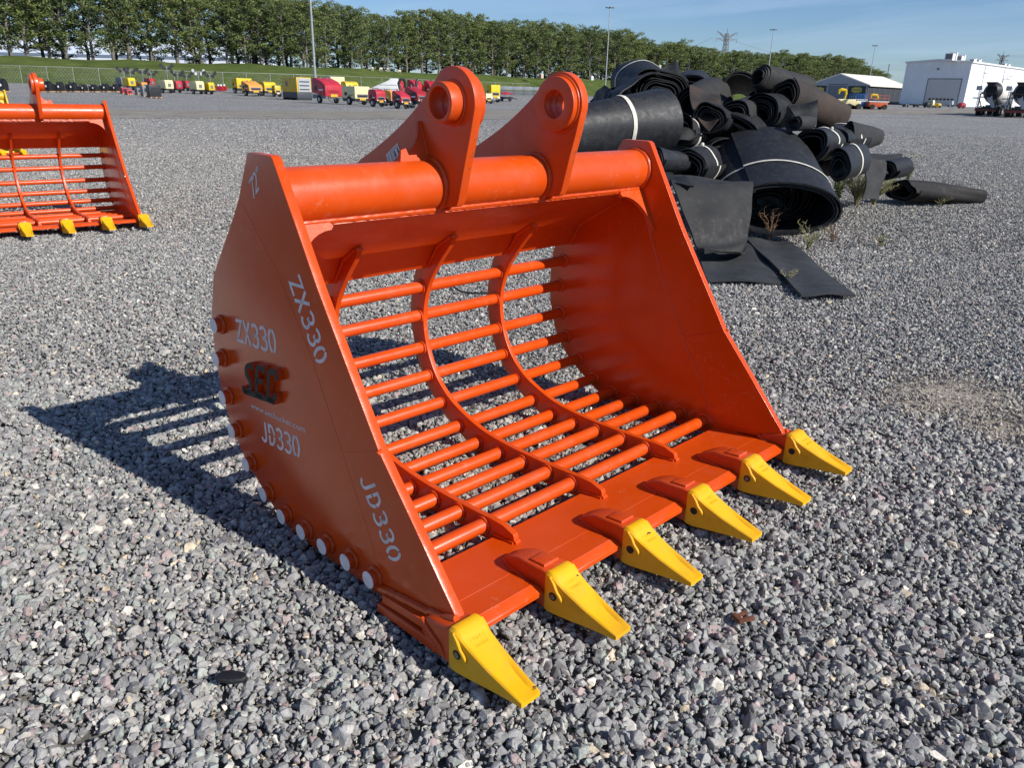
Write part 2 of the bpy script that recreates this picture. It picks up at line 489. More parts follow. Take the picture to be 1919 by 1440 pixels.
# ------------------------------------------------------------------ loose gravel (real stones)
def stone_material():
    m, nt, b = mat_new("crushed_stone")
    at_ = nt.nodes.new('ShaderNodeAttribute'); at_.attribute_name = 'tint'
    a = noise(nt, 60, 6, 0.7); v = noise(nt, 26, 4, 0.6, dist=1.2)
    vein = ramp(nt, v.outputs['Fac'], [(0.485, 0.0), (0.5, 0.5), (0.515, 0.0)])
    c = mixc(nt, 1.0, at_.outputs['Color'], ramp(nt, a.outputs['Fac'], [(0.28, 0.66), (0.72, 1.38)]).outputs[0], 'MULTIPLY')
    c2 = mixc(nt, vein.outputs[0], c, (0.45, 0.44, 0.42))
    nt.links.new(c2, b.inputs['Base Color']); b.inputs['Roughness'].default_value = 0.78; b.inputs['Specular IOR Level'].default_value = 0.35
    bump(nt, b, a.outputs['Fac'], 0.5, 0.006)
    return m
def stone_protos(n, npts, seed):
    out = []; rg = random.Random(seed)
    for k in range(n):
        bm = bmesh.new()
        e = (1.0, rg.uniform(0.62, 0.95), rg.uniform(0.48, 0.8))
        for i in range(npts):
            v = Vector((rg.gauss(0, 1), rg.gauss(0, 1), rg.gauss(0, 1))).normalized()*rg.uniform(0.82, 1.0)
            bm.verts.new((v.x*e[0], v.y*e[1], v.z*e[2]))
        r_ = bmesh.ops.convex_hull(bm, input=bm.verts)
        bmesh.ops.delete(bm, geom=[g for g in r_['geom_interior'] if isinstance(g, bmesh.types.BMVert)], context='VERTS')
        if npts > 14:
            bmesh.ops.bevel(bm, geom=list(bm.edges), offset=0.055, segments=1, affect='EDGES', clamp_overlap=True)
        bmesh.ops.triangulate(bm, faces=bm.faces)
        bm.verts.ensure_lookup_table(); bm.verts.index_update()
        V = np.array([v.co[:] for v in bm.verts], np.float32)
        F = np.array([[v.index for v in f.verts] for f in bm.faces], np.int32)
        out.append((V, F)); bm.free()
    return out
SANDM = simple('bare_sandy_ground', (0.33, 0.29, 0.235), 0.95, var=0.3, scale=9, bmp=0.5, bscale=90)
SAND = []
for px, py, r_ in ((1805, 742, .36), (1730, 758, .20), (1880, 800, .22)):
    v = ray(px, py); t = -CAMP.z/v.z; q = CAMP+v*t; SAND.append((q.x, q.y, r_))
mbs = MB(); rsn = random.Random(5)
for sx0, sy0, r_ in SAND:
    mbs.add([(sx0, sy0, -0.016)]+[(sx0+math.cos(2*PI*k/28)*r_*rsn.uniform(.8, 1.15), sy0+math.sin(2*PI*k/28)*r_*rsn.uniform(.8, 1.15), -0.033) for k in range(28)], [(0, 1+k, 1+(k+1) % 28) for k in range(28)])
tag(mbs.build('sandy_patch', SANDM), 'bare sandy patches showing through the gravel', kind='structure')
def build_gravel():
    rg = np.random.default_rng(7)
    c0 = np.array([CAMP.x, CAMP.y]); f2 = np.array([fw.x, fw.y]); f2 /= np.hypot(*f2); r2 = np.array([rt.x, rt.y]); r2 /= np.hypot(*r2)
    sets = []
    # (depth range, stones per m2, size median, protos, lift)
    def region(d0, d1, dens, fade=None):
        W = lambda d: 0.80*d+1.6
        A = (d1-d0)*2*W(d1); n = int(A*dens)
        d = rg.uniform(d0, d1, n); s = rg.uniform(-1, 1, n)*W(d1)
        ok = np.abs(s) < W(d)
        if fade: ok &= rg.uniform(0, 1, n) < np.clip((fade[1]-d)/(fade[1]-fade[0]), 0, 1)
        d = d[ok]; s = s[ok]
        return c0 + d[:, None]*f2 + s[:, None]*r2
    protosA = stone_protos(22, 15, 3); protosB = stone_protos(14, 10, 5); protosC = stone_protos(12, 7, 9); protosD = stone_protos(8, 5, 13)
    jobs = [(region(0.7, 3.8, 3700), protosA, 0.0132, 0.42), (region(0.7, 3.8, 4200), protosB, 0.0085, 0.3),
            (region(3.8, 8.0, 4300), protosB, 0.0125, 0.34),
            (region(8.0, 24.0, 1700, (13, 24)), protosC, 0.0165, 0.30), (region(16.0, 46.0, 230, (26, 46)), protosD, 0.030, 0.35)]
    VV = []; FF = []; CC = []; base = 0
    pal = np.array([[0.20, 0.205, 0.215], [0.145, 0.15, 0.16], [0.27, 0.27, 0.265], [0.10, 0.105, 0.115], [0.215, 0.245, 0.235], [0.36, 0.355, 0.335], [0.25, 0.195, 0.20], [0.40, 0.34, 0.25], [0.52, 0.50, 0.46]], np.float32)
    pal = pal*0.82+np.array([0.215, 0.213, 0.21], np.float32)*0.18
    pw = np.array([0.27, 0.22, 0.15, 0.10, 0.12, 0.065, 0.05, 0.015, 0.01]); pw /= pw.sum()
    for P, protos, med, sg in jobs:
        n = len(P); size = med*np.exp(rg.normal(0, sg, n)); big = rg.uniform(0, 1, n) < 0.006; size[big] *= 1.9
        size = np.minimum(size, 0.042)
        q = rg.normal(size=(n, 4)); q[:, 1:3] *= 0.55; q /= np.linalg.norm(q, axis=1)[:, None]
        w, x, y, z = q.T
        Rm = np.stack([1-2*(y*y+z*z), 2*(x*y-z*w), 2*(x*z+y*w), 2*(x*y+z*w), 1-2*(x*x+z*z), 2*(y*z-x*w), 2*(x*z-y*w), 2*(y*z+x*w), 1-2*(x*x+y*y)], 1).reshape(n, 3, 3)
        # bare sandy spots: small pale stones
        sand = np.zeros(n)
        for (sx0, sy0, sr) in SAND:
            sand = np.maximum(sand, np.clip(1.3-np.hypot((P[:, 0]-sx0), (P[:, 1]-sy0))/sr, 0, 1))
        keep = rg.uniform(0, 1, n) > sand*0.40
        P = P[keep]; size = size[keep]; sand = sand[keep]; Rm = Rm[keep]; n = len(P)
        size = size*(1-0.45*sand)
        zc = -0.006 + rg.uniform(-0.015, 0.004, n) - np.maximum(size-0.02, 0)*0.5
        pos = np.c_[P, zc]
        tint = pal[rg.choice(len(pal), n, p=pw)]*rg.uniform(1.12, 1.60, (n, 1))*np.array([1.05, 1.0, 0.93])
        tint = tint*(1-sand[:, None]*.75)+sand[:, None]*.75*np.array([0.40, 0.35, 0.28])*rg.uniform(.7, 1.1, (n, 1))
        kind = rg.integers(0, len(protos), n)
        for k, (V, F) in enumerate(protos):
            I = np.where(kind == k)[0]
            if not len(I): continue
            X = np.einsum('nij,vj->nvi', Rm[I], V)*size[I][:, None, None] + pos[I][:, None, :]
            VV.append(X.reshape(-1, 3).astype(np.float32))
            nv = len(V)
            FF.append((F[None]+(np.arange(len(I))*nv)[:, None, None]+base).reshape(-1, 3))
            CC.append(np.repeat(tint[I], nv, 0)); base += nv*len(I)
    VV = np.concatenate(VV); FF = np.concatenate(FF).astype(np.int32); CC = np.concatenate(CC)
    me = bpy.data.meshes.new('gravel')
    me.vertices.add(len(VV)); me.vertices.foreach_set('co', VV.ravel())
    me.loops.add(FF.size); me.loops.foreach_set('vertex_index', FF.ravel())
    me.polygons.add(len(FF)); me.polygons.foreach_set('loop_start', np.arange(0, FF.size, 3, dtype=np.int32))
    me.update(calc_edges=True)
    ca = me.color_attributes.new('tint', 'FLOAT_COLOR', 'POINT')
    ca.data.foreach_set('color', np.c_[CC, np.ones(len(CC))].astype(np.float32).ravel())
    me.polygons.foreach_set('use_smooth', np.zeros(len(FF), bool))
    me.materials.append(stone_material())
    o = link(bpy.data.objects.new('gravel', me))
    print('gravel tris', len(FF))
    return tag(o, 'loose grey crushed stones covering the yard', 'gravel', kind='stuff')
build_gravel()

# ------------------------------------------------------------------ the skeleton bucket
PINS = [(0.1493, 0.6591), (0.1671, 0.5277), (0.1504, 0.384), (0.1035, 0.2652), (0.0134, 0.1634), (-0.1031, 0.0884),
        (-0.228, 0.0520), (-0.3622, 0.0520), (-0.4971, 0.0600), (-0.6357, 0.0700), (-0.7622, 0.0712)]
W = 1.83
TX = [0.0, 0.366, 0.733, 1.10, 1.467, 1.83]
def blade_z(y): return 0.055+0.115*(-y-0.82)
def weld(mb, pts, r=0.006, seed=1):
    """a lumpy weld bead"""
    rg = random.Random(seed); P = []
    pts = [Vector(p) for p in pts]
    for a, b2 in zip(pts, pts[1:]):
        k = max(1, int((b2-a).length/0.013))
        for i in range(k): P.append(a.lerp(b2, i/k))
    P.append(pts[-1])
    mb.tube(P, [r*rg.uniform(0.86, 1.12) for _ in P], 8)
def arc_ring(x, c, r, n=20):
    return [(x, c[0]+r*math.cos(2*PI*i/n), c[1]+r*math.sin(2*PI*i/n)) for i in range(n)]

# --- glyphs drawn as strokes (plotter letters), unit height
def arcp(cx, cy, rx, ry, a0, a1, n=14):
    return [(cx+rx*math.cos(R(a0+(a1-a0)*i/n)), cy+ry*math.sin(R(a0+(a1-a0)*i/n))) for i in range(n+1)]
GL = {
 'Z': [[(0.0, 0.93), (0.5, 0.93), (0.02, 0.07), (0.54, 0.07)]],
 'X': [[(0.0, 1.0), (0.5, 0.0)], [(0.5, 1.0), (0.0, 0.0)]],
 '3': [arcp(0.25, 0.725, 0.23, 0.22, 150, -88) + arcp(0.24, 0.285, 0.26, 0.25, 88, -150)],
 '0': [arcp(0.26, 0.5, 0.24, 0.45, 97, 256), arcp(0.26, 0.5, 0.24, 0.45, 284, 443)],
 'J': [[(0.42, 1.0), (0.42, 0.3)] + arcp(0.22, 0.27, 0.20, 0.22, 0, -165)],
 'D': [[(0.06, 0.55), (0.06, 0.94), (0.22, 0.94)] + arcp(0.22, 0.5, 0.27, 0.44, 88, 5, 8), arcp(0.22, 0.5, 0.27, 0.44, -5, -88, 8) + [(0.22, 0.06), (0.06, 0.06), (0.06, 0.45)]],
 '7': [[(0.02, 0.94), (0.5, 0.94), (0.2, 0.0)]],
 '2': [arcp(0.26, 0.72, 0.22, 0.22, 165, -10, 10) + [(0.42, 0.5), (0.03, 0.07), (0.52, 0.07)]],
 '"': [[(0.12, 1.0), (0.12, 0.78)], [(0.3, 1.0), (0.3, 0.78)]],
 'T': [[(0.0, 0.93), (0.54, 0.93)], [(0.27, 0.93), (0.27, 0.0)]],
 'R': [[(0.06, 0.0), (0.06, 0.94), (0.25, 0.94)] + arcp(0.25, 0.72, 0.2, 0.22, 88, -88, 8) + [(0.06, 0.5)], [(0.24, 0.5), (0.5, 0.0)]],
 'K': [[(0.06, 0.0), (0.06, 1.0)], [(0.5, 1.0), (0.08, 0.48), (0.52, 0.0)]],
 '=': [[(0.0, 0.85), (0.5, 0.85)], [(0.05, 0.5), (0.5, 0.5)], [(0.1, 0.15), (0.5, 0.15)]],
 '1': [[(0.1, 0.75), (0.27, 1.0), (0.27, 0.0)]],
 'U': [[(0.04, 1.0), (0.04, 0.3)] + arcp(0.26, 0.28, 0.22, 0.24, 180, 360) + [(0.48, 1.0)]],
 '5': [[(0.48, 0.94), (0.1, 0.94), (0.07, 0.55), (0.22, 0.6)] + arcp(0.24, 0.31, 0.25, 0.27, 80, -150)],
 'L': [[(0.05, 1.0), (0.05, 0.05), (0.5, 0.05)]],
 ' ': [],
}
def ribbon(mb, pts, w, f, cap_depth):
    """flat stroke of width w; f(u, v, h) maps to the surface, h = height above it"""
    P = [Vector(p) for p in pts]; L_, R_ = [], []
    for i, p in enumerate(P):
        d0 = (P[i]-P[i-1]).normalized() if i else (P[1]-P[0]).normalized()
        d1 = (P[i+1]-P[i]).normalized() if i < len(P)-1 else d0
        t = (d0+d1)
        if t.length < 0.2: t = d0
        t.normalize(); nrm = Vector((-t.y, t.x)); k = min(1/max(nrm.dot(Vector((-d0.y, d0.x))), 0.5), 1.7)
        e = t*(w/2*(-1 if i == 0 else 1 if i == len(P)-1 else 0))*0.0
        L_.append(p+nrm*w/2*k+e); R_.append(p-nrm*w/2*k+e)
    n = len(P)
    vs = [f(q.x, q.y, cap_depth) for q in L_] + [f(q.x, q.y, cap_depth) for q in R_]
    vs += [f(q.x, q.y, 0) for q in L_] + [f(q.x, q.y, 0) for q in R_]
    fs = []
    for i in range(n-1):
        fs.append((i, i+1, n+i+1, n+i))
        fs.append((2*n+i, 2*n+i+1, i+1, i)); fs.append((n+i, n+i+1, 3*n+i+1, 3*n+i))
    fs.append((0, n, 3*n, 2*n)); fs.append((n-1, 3*n-1, 4*n-1, 2*n-1))
    mb.add(vs, fs)
def write(mb, txt, org, adv, up, step, h, x, w=0.14, depth=0.0006, sgn=-1):
    """letters on a plate in the y-z plane at x; org/adv/up are (y, z)"""
    for i, ch in enumerate(txt):
        for st in GL[ch]:
            f = lambda u, v, d, i=i: (x+sgn*d, org[0]+adv[0]*(i*step+u*h)+up[0]*v*h, org[1]+adv[1]*(i*step+u*h)+up[1]*v*h)
            ribbon(mb, st, w, f, depth)
def nrm2(a): l = math.hypot(*a); return (a[0]/l, a[1]/l)

CHIP = simple('bare_metal_chip', (0.16, 0.09, 0.03), 0.6, var=0.5, scale=300)
DARKCHIP = simple('dark_chip', (0.05, 0.03, 0.025), 0.6, var=0.4, scale=300)
def make_bucket(label):
    root = empty('skeleton_bucket', (0, 0, 0), 0, label, 'excavator bucket')
    # ---- side plates
    rear = [(0.2265, 0.655), (0.218, 0.70), (0.167, 0.834), (-0.033, 1.053), (-0.098, 1.133), (-0.106, 1.150), (-0.176, 1.262), (-0.188, 1.268)]
    front = [(-0.318, 1.268), (-0.332, 1.260), (-0.438, 1.081), (-0.531, 0.921), (-0.641, 0.754), (-0.806, 0.506), (-0.97, 0.325), (-1.134, 0.139), (-1.146, 0.118)]
    bottom = [(-1.06, 0.088), (-0.94, 0.070), (-0.86, 0.040), (-0.815, 0.018), (-0.755, 0.010), (-0.62, 0.008), (-0.49, -0.002), (-0.36, -0.010), (-0.235, -0.010), (-0.135, 0.026),
              (-0.05, 0.075), (0.055, 0.140), (0.12, 0.20), (0.165, 0.262), (0.198, 0.335), (0.222, 0.43), (0.233, 0.53)]
    curved = smooth_path(bottom[6:]+[rear[0]], 4)
    outline = rear[1:] + front + bottom[:6] + curved
    plates = []
    for x0, x1 in ((0.0, 0.03), (1.80, 1.83)):
        p = plate_x('side_plate', outline, x0, x1, ORANGEG, root, bev=0.002)
        plates.append(p)
    # seams of the welded side cutter, inside faces and outside faces
    for x, p in ((1.80, plates[1]), (0.03, plates[0]), (0.0, plates[0]), (1.83, plates[1])):
        s = MB(); r_ = 0.0032 if x in (1.80, 0.03) else 0.0008
        seam = [(x, -0.30, 1.02), (x, -0.455, 0.70), (x, -0.60, 0.43), (x, -0.72, 0.25), (x, -0.80, 0.075)] if x in (1.80, 0.03) else [(x, -0.115, 1.105), (x, -0.30, 0.93), (x, -0.47, 0.70), (x, -0.61, 0.44), (x, -0.74, 0.20), (x, -0.80, 0.06)]
        weld(s, seam, r_, 3)
        weld(s, [(x, -0.60, 0.43), (x, -0.806, 0.506)], r_, 4)
        if x == 0.0 or x == 1.83:                       # heavy bead along the lower wear strap
            o_ = -0.004 if x == 0.0 else 1.834
            weld(s, [(o_, -0.79, 0.045), (o_, -0.86, 0.060), (o_, -0.95, 0.078), (o_, -1.03, 0.092)], 0.013, 5)
            weld(s, [(o_, -1.03, 0.097), (o_, -1.09, 0.112), (o_, -1.145, 0.138)], 0.011, 6)
            weld(s, [(o_, -0.806, 0.500), (o_+0.015 if x == 0 else o_-0.015, -0.806, 0.508)], 0.006, 2)
        join(p, s)
    # ---- bars with collars
    for k, (y, z) in enumerate(PINS):
        b_ = MB()
        b_.cyl((0.001, y, z), (1.829, y, z), 0.0255, 24)
        b_.cyl((-0.028, y, z), (0.0, y, z), 0.0262, 24); b_.cyl((1.830, y, z), (1.858, y, z), 0.0262, 24)
        bar = b_.build('bar', ORANGE, root, bevel=0.002)
        for x, s in ((-0.028, -1), (1.858, 1)):
            c = MB(); c.cyl((x, y, z), (x+s*0.0020, y, z), 0.0276, 24)
            c.build('bar_end', CAPM, bar)
        w_ = MB()
        for x in (-0.003, 0.033, 1.797, 1.833):
            rg = random.Random(k*7+int(x*100))
            ring = arc_ring(x, (y, z), 0.0295 if 0.01 < x < 1.82 else 0.0290, 22)
            w_.tube(ring, [0.0062*rg.uniform(0.85, 1.2) for _ in ring], 7, closed=True)
        join(bar, w_)
    # ---- ribs
    inner = smooth_path([(-0.062, 0.895), (-0.048, 0.868), (0.009, 0.802), (0.080, 0.706), (0.121, 0.609), (0.135, 0.51), (0.121, 0.418), (0.088, 0.334), (0.033, 0.254), (-0.048, 0.192), (-0.147, 0.149), (-0.26, 0.118), (-0.40, 0.104), (-0.55, 0.102), (-0.70, 0.106), (-0.80, 0.112)], 5)
    inner += [(-0.855, 0.112), (-0.905, 0.098), (-0.910, 0.088), (-0.910, blade_z(-0.91)+0.001), (-0.822, 0.056), (-0.812, 0.030), (-0.75, 0.022)]
    outer = smooth_path([(-0.62, 0.018), (-0.45, 0.006), (-0.34, 0.002), (-0.235, 0.004), (-0.13, 0.046), (-0.016, 0.103), (0.102, 0.203), (0.170, 0.300), (0.211, 0.420), (0.226, 0.530), (0.213, 0.630), (0.178, 0.740), (0.115, 0.835)], 5)
    outer += [(0.07, 0.855), (-0.02, 0.925)]
    for i, x in enumerate((0.440, 0.890, 1.350)):
        holes = []
        r = plate_x('rib', inner+outer, x, x+0.022, ORANGE, root, holes, 0.0012)
        w_ = MB()
        for (y, z) in PINS:
            for xx in (x-0.002, x+0.024):
                rg = random.Random(int(1000*x+y*100))
                ring = arc_ring(xx, (y, z), 0.0290, 20)
                w_.tube(ring, [0.0055*rg.uniform(0.85, 1.2) for _ in ring], 6, closed=True)
        for s in (x-0.002, x+0.024):
            weld(w_, [(s, -0.055, 0.905), (s, 0.03, 0.852), (s, 0.098, 0.755)], 0.006, i)
            weld(w_, [(s, -0.82, 0.060), (s, -0.91, 0.069)], 0.005, i)
        weld(w_, [(x, -0.913, 0.071), (x+0.022, -0.913, 0.071)], 0.007, i)
        weld(w_, [(x-.004, -0.062, 0.905), (x+0.026, -0.062, 0.905)], 0.008, i)
        join(r, w_)
    # ---- back sheet (three flats) and its top edge
    prof = [(-0.302, 1.050), (-0.16, 0.975), (0.04, 0.862), (0.102, 0.752), (0.116, 0.758), (0.056, 0.876), (-0.155, 0.992), (-0.292, 1.068)]
    sheet = MB(); sheet.prism(prof, 0.031, 1.799)
    sh = sheet.build('back_sheet', ORANGE, root, bevel=0.0015)
    wd = MB()
    for a, b2 in ((0.033, 0.625), (0.675, 1.145), (1.195, 1.797)):
        weld(wd, [(a, -0.297, 1.064), (b2, -0.297, 1.064)], 0.0125, 8)
    join(sh, wd)
    for x in (0.034, 1.796):
        w2 = MB(); weld(w2, [(x, -0.29, 1.055), (x, 0.04, 0.858), (x, 0.102, 0.75)], 0.006, 9); join(sh, w2)
    # corner gussets
    for x0, s in ((0.03, 1), (1.80, -1)):
        d = Vector((0, -0.092, -0.176)).normalized(); o = Vector((x0, -0.303, 1.056)); nn = Vector((0, -d.z, d.y))
        pts = [(0, 0), (0.155, 0), (0.165, 0.012), (0.155, 0.024)] + [(0.012+0.143*(1-math.sin(R(a)))+0.0, 0.024+0.165*(1-math.cos(R(a)))) for a in range(10, 91, 10)] + [(0.0, 0.20)]
        vs = []
        for t in (-0.009, 0.009):
            for u, v in pts: vs.append(o + Vector((s*u, 0, 0)) + d*v + nn*t)
        n = len(pts); g = MB(); g.add(vs, [tuple(range(n)), tuple(range(2*n-1, n-1, -1))]+[(i, n+i, n+(i+1) % n, (i+1) % n) for i in range(n)])
        weld(g, [o+Vector((s*0.004, 0, 0))+d*0.02+nn*0.012, o+Vector((s*0.004, 0, 0))+d*0.20+nn*0.012], 0.006, 3)
        weld(g, [o+nn*0.012+d*0.002, o+Vector((s*0.155, 0, 0))+nn*0.012+d*0.002], 0.006, 3)
        g.build('corner_gusset', ORANGE, root)
    # ---- torque tube
    tb = MB(); tb.cyl((0.0305, -0.255, 1.140), (1.7995, -0.255, 1.140), 0.0875, 72)
    tube = tb.build('torque_tube', ORANGE, root)
    wr = MB()
    for x in (0.036, 0.631, 0.674, 1.151, 1.194, 1.794):
        ring = arc_ring(x, (-0.255, 1.140), 0.0895, 40); rg = random.Random(int(x*1000))
        wr.tube(ring, [0.0085*rg.uniform(0.85, 1.15) for _ in ring], 8, closed=True)
    join(tube, wr)
    # ---- ears
    pc = (-0.370, 1.416)
    head = [(pc[0]+0.114*math.cos(R(a)), pc[1]+0.114*math.sin(R(a))) for a in range(188, 48, -7)]
    ear = [(-0.372, 1.078), (-0.392, 1.085), (-0.403, 1.105), (-0.438, 1.235), (-0.463, 1.320)] + head + smooth_path([(-0.279, 1.482), (-0.229, 1.437), (-0.155, 1.381), (-0.070, 1.326), (0.005, 1.284), (0.091, 1.240), (0.181, 1.198)], 3) + [(0.205, 1.185), (0.214, 1.168), (0.205, 1.10), (0.115, 0.86), (0.048, 0.882), (-0.156, 0.996), (-0.296, 1.074)]
    hole = [(pc[0]+0.050*math.cos(2*PI*i/40), pc[1]+0.050*math.sin(2*PI*i/40)) for i in range(40)]
    circ = lambda r: [(pc[0]+r*math.cos(2*PI*i/64), pc[1]+r*math.sin(2*PI*i/64)) for i in range(64)]
    for x0, x1, out in ((0.635, 0.670, -1), (1.155, 1.190, 1)):
        e = plate_x('ear', ear, x0, x1, ORANGE, root, [hole], 0.0018)
        b0, b1 = (x0-0.056, x0-0.0003) if out < 0 else (x1+0.0003, x1+0.056)
        plate_x('boss', circ(0.066), b0, b1, ORANGE, e, [hole], 0.0022)
        d0, d1 = (x1+0.0003, x1+0.028) if out < 0 else (x0-0.028, x0-0.0003)
        plate_x('cheek_disc', circ(0.098), d0, d1, ORANGE, e, [hole], 0.0022)
        w_ = MB()
        ring = arc_ring(x0-0.001 if out < 0 else x1+0.001, pc, 0.0685, 36); w_.tube(ring, 0.0060, 8, closed=True)
        ring = arc_ring(x1+0.001 if out < 0 else x0-0.001, pc, 0.1005, 44); w_.tube(ring, 0.0050, 8, closed=True)
        join(e, w_)
        # chipped paint along the front edge
        ch = MB(); rc = random.Random(31 if out < 0 else 37)
        for (ya, za), (yb, zb), t0, t1, n_ in (((-0.4845, 1.416), (-0.463, 1.320), .1, .9, 7), ((-0.463, 1.320), (-0.438, 1.235), .1, .95, 4), ((-0.438, 1.235), (-0.403, 1.105), .0, .2, 1)):
            ed = Vector((0, yb-ya, zb-za)); nv = Vector((0, ed.z, -ed.y)).normalized()
            if nv.y > 0: nv = -nv
            for _ in range(n_):
                c = Vector((rc.uniform(x0+.006, x1-.006), ya, za))+ed*rc.uniform(t0, t1)+nv*0.0007
                e1 = ed.normalized(); a_, b_ = rc.uniform(.002, .007), rc.uniform(.0012, .0035)
                k0 = rc.uniform(.7, 1.3)
                ring = [c+e1*math.cos(2*PI*i/9)*a_*rc.uniform(.6, 1.2)+Vector((1, 0, 0))*math.sin(2*PI*i/9)*b_*k0*rc.uniform(.6, 1.2) for i in range(9)]
                ch.add(ring, [tuple(range(9))])
        ch.build('paint_chips', CHIP, e, fix=False)
        # outboard gusset standing on the tube
        gx = x0 if out < 0 else x1
        g = MB(); rows = []
        arc = [(0.0, 1.352), (0.012, 1.350), (0.020, 1.325), (0.034, 1.298), (0.055, 1.275), (0.082, 1.258), (0.104, 1.250)]
        top = [(gx+out*u, -0.195-(1.352-z)*0.42, z) for u, z in arc]
        low = [(gx+out*0.104, -0.240, 1.226), (gx+out*0.002, -0.246, 1.226)]
        P = top+low; n = len(P)
        nn = Vector((0, 0.92, -0.39))*0.012
        vs = [Vector(p)-nn*0.5 for p in P]+[Vector(p)+nn*0.5 for p in P]
        g.add(vs, [tuple(range(n)), tuple(range(2*n-1, n-1, -1))]+[(i, n+i, n+(i+1) % n, (i+1) % n) for i in range(n)])
        # small foot with a lug
        g.add([(gx+out*0.015, -0.262, 1.224), (gx+out*0.135, -0.262, 1.224), (gx+out*0.125, -0.252, 1.262), (gx+out*0.103, -0.250, 1.268), (gx+out*0.088, -0.252, 1.238), (gx+out*0.035, -0.254, 1.237),
               (gx+out*0.015, -0.236, 1.226), (gx+out*0.135, -0.236, 1.226), (gx+out*0.125, -0.244, 1.262), (gx+out*0.103, -0.242, 1.268), (gx+out*0.088, -0.240, 1.238), (gx+out*0.035, -0.240, 1.237)],
              [(0, 1, 2, 3, 4, 5), (11, 10, 9, 8, 7, 6), (0, 6, 7, 1), (1, 7, 8, 2), (2, 8, 9, 3), (3, 9, 10, 4), (4, 10, 11, 5), (5, 11, 6, 0)])
        weld(g, [(gx+out*0.003, -0.20, 1.350), (gx+out*0.003, -0.242, 1.245)], 0.006, 3)
        g.build('ear_gusset', ORANGE3, e)
        if out < 0:
            # rating plate riveted on the ear
            o_, u_, v_ = Vector((x0-0.0006, 0.010, 1.226)), Vector((0, -0.074, 0.046)), Vector((0, -0.016, -0.030))
            nl = MB(); q = [o_, o_+u_, o_+u_+v_*1.15, o_+v_*1.15]
            nl.add(q+[p+Vector((-0.0012, 0, 0)) for p in q], [(0, 1, 2, 3), (7, 6, 5, 4), (0, 4, 5, 1), (1, 5, 6, 2), (2, 6, 7, 3), (3, 7, 4, 0)])
            pl = nl.build('sticker', CAPM, e)
            bl = MB()
            def Q(a, b2, h=0.0017): return o_+u_*a+v_*b2+Vector((-h, 0, 0))
            bl.add([Q(0.03, .18), Q(.97, .18), Q(.97, .24), Q(0.03, .24)], [(0, 1, 2, 3)])
            for a, w_ in ((0.52, .05), (0.60, 0.11), (0.84, .12)):
                bl.add([Q(a, .36), Q(a+w_*.6, .36), Q(a+w_, 1.05), Q(a, 1.05)], [(0, 1, 2, 3)])
            for k2 in range(5):
                bl.add([Q(0.08, .38+.15*k2), Q(.20+.03*(k2 % 2), .38+.15*k2), Q(.20, .44+.15*k2), Q(0.08, .44+.15*k2)], [(0, 1, 2, 3)])
                bl.add([Q(0.28, .38+.15*k2), Q(.45-.03*(k2 % 2), .38+.15*k2), Q(.45, .44+.15*k2), Q(0.28, .44+.15*k2)], [(0, 1, 2, 3)])
            bl.build('sticker_print', BLACKM, e, fix=False)
    # ---- cutting edge
    ce = MB()
    th = 0.028
    def slab(poly, dz=lambda y: 0.0):
        n = len(poly)
        vs = [(x, y, blade_z(y)+dz(y)) for x, y in poly]+[(x, y, blade_z(y)-th) for x, y in poly]
        ce.add(vs, [tuple(range(n)), tuple(range(2*n-1, n-1, -1))]+[(i, n+i, n+(i+1) % n, (i+1) % n) for i in range(n)])
    slab([(0.0305, -0.82), (1.7995, -0.82), (1.7995, -1.035), (0.0305, -1.035)])
    slab([(-0.030, -0.835), (-0.0005, -0.835), (-0.0005, -1.03), (-0.030, -1.03)])
    slab([(1.8305, -0.835), (1.860, -0.835), (1.860, -1.03), (1.8305, -1.03)])
    for a, b2 in zip(TX, TX[1:]):
        l, r = a+0.052, b2-0.052
        if a == 0.0: l = 0.050
        if b2 == W: r = 1.780
        slab([(l, -1.035), (r, -1.035), (r-0.002, -1.075), (r-0.010, -1.105), (r-0.006, -1.130), (l+0.006, -1.130), (l+0.010, -1.105), (l+0.002, -1.075)])
        # bevelled nose
        zt = blade_z(-1.130); y1 = -1.162; z1 = blade_z(y1)-0.016
        P = [(l+0.006, -1.130, zt), (r-0.006, -1.130, zt), (r+0.004, y1+0.012, z1+0.004), (r-0.0, y1, z1), (l+0.0, y1, z1), (l-0.004, y1+0.012, z1+0.004)]
        Qb = [(p[0], p[1], blade_z(p[1])-th-0.004) for p in P]; n = 6
        ce.add(P+Qb, [tuple(range(n)), tuple(range(2*n-1, n-1, -1))]+[(i, n+i, n+(i+1) % n, (i+1) % n) for i in range(n)])
    cut = ce.build('cutting_edge', ORANGE, root, bevel=0.0012, seg=1)
    # ---- adapters and teeth
    def sect(y, z0, z1, wt, wb, c=0.006, g=0.0, gw=0.0):
        """rounded-rectangle ring at y; optional groove of depth g in the top"""
        if g: top = [(wt-c, z1), (wt-c-0.006, z1-g*0.2), (wt-c-0.012, z1-g), (-(wt-c-0.012), z1-g), (-(wt-c-0.006), z1-g*0.2), (-(wt-c), z1)]
        else: top = [(wt-c, z1), (wt-c-0.006, z1), (wt-c-0.012, z1), (-(wt-c-0.012), z1), (-(wt-c-0.006), z1), (-(wt-c), z1)]
        pts = [(-wb+c, z0), (wb-c, z0), (wb, z0+c), (wt, z1-c)] + top + [(-wt, z1-c), (-wb, z0+c)]
        return [(x, y, z) for x, z in pts]
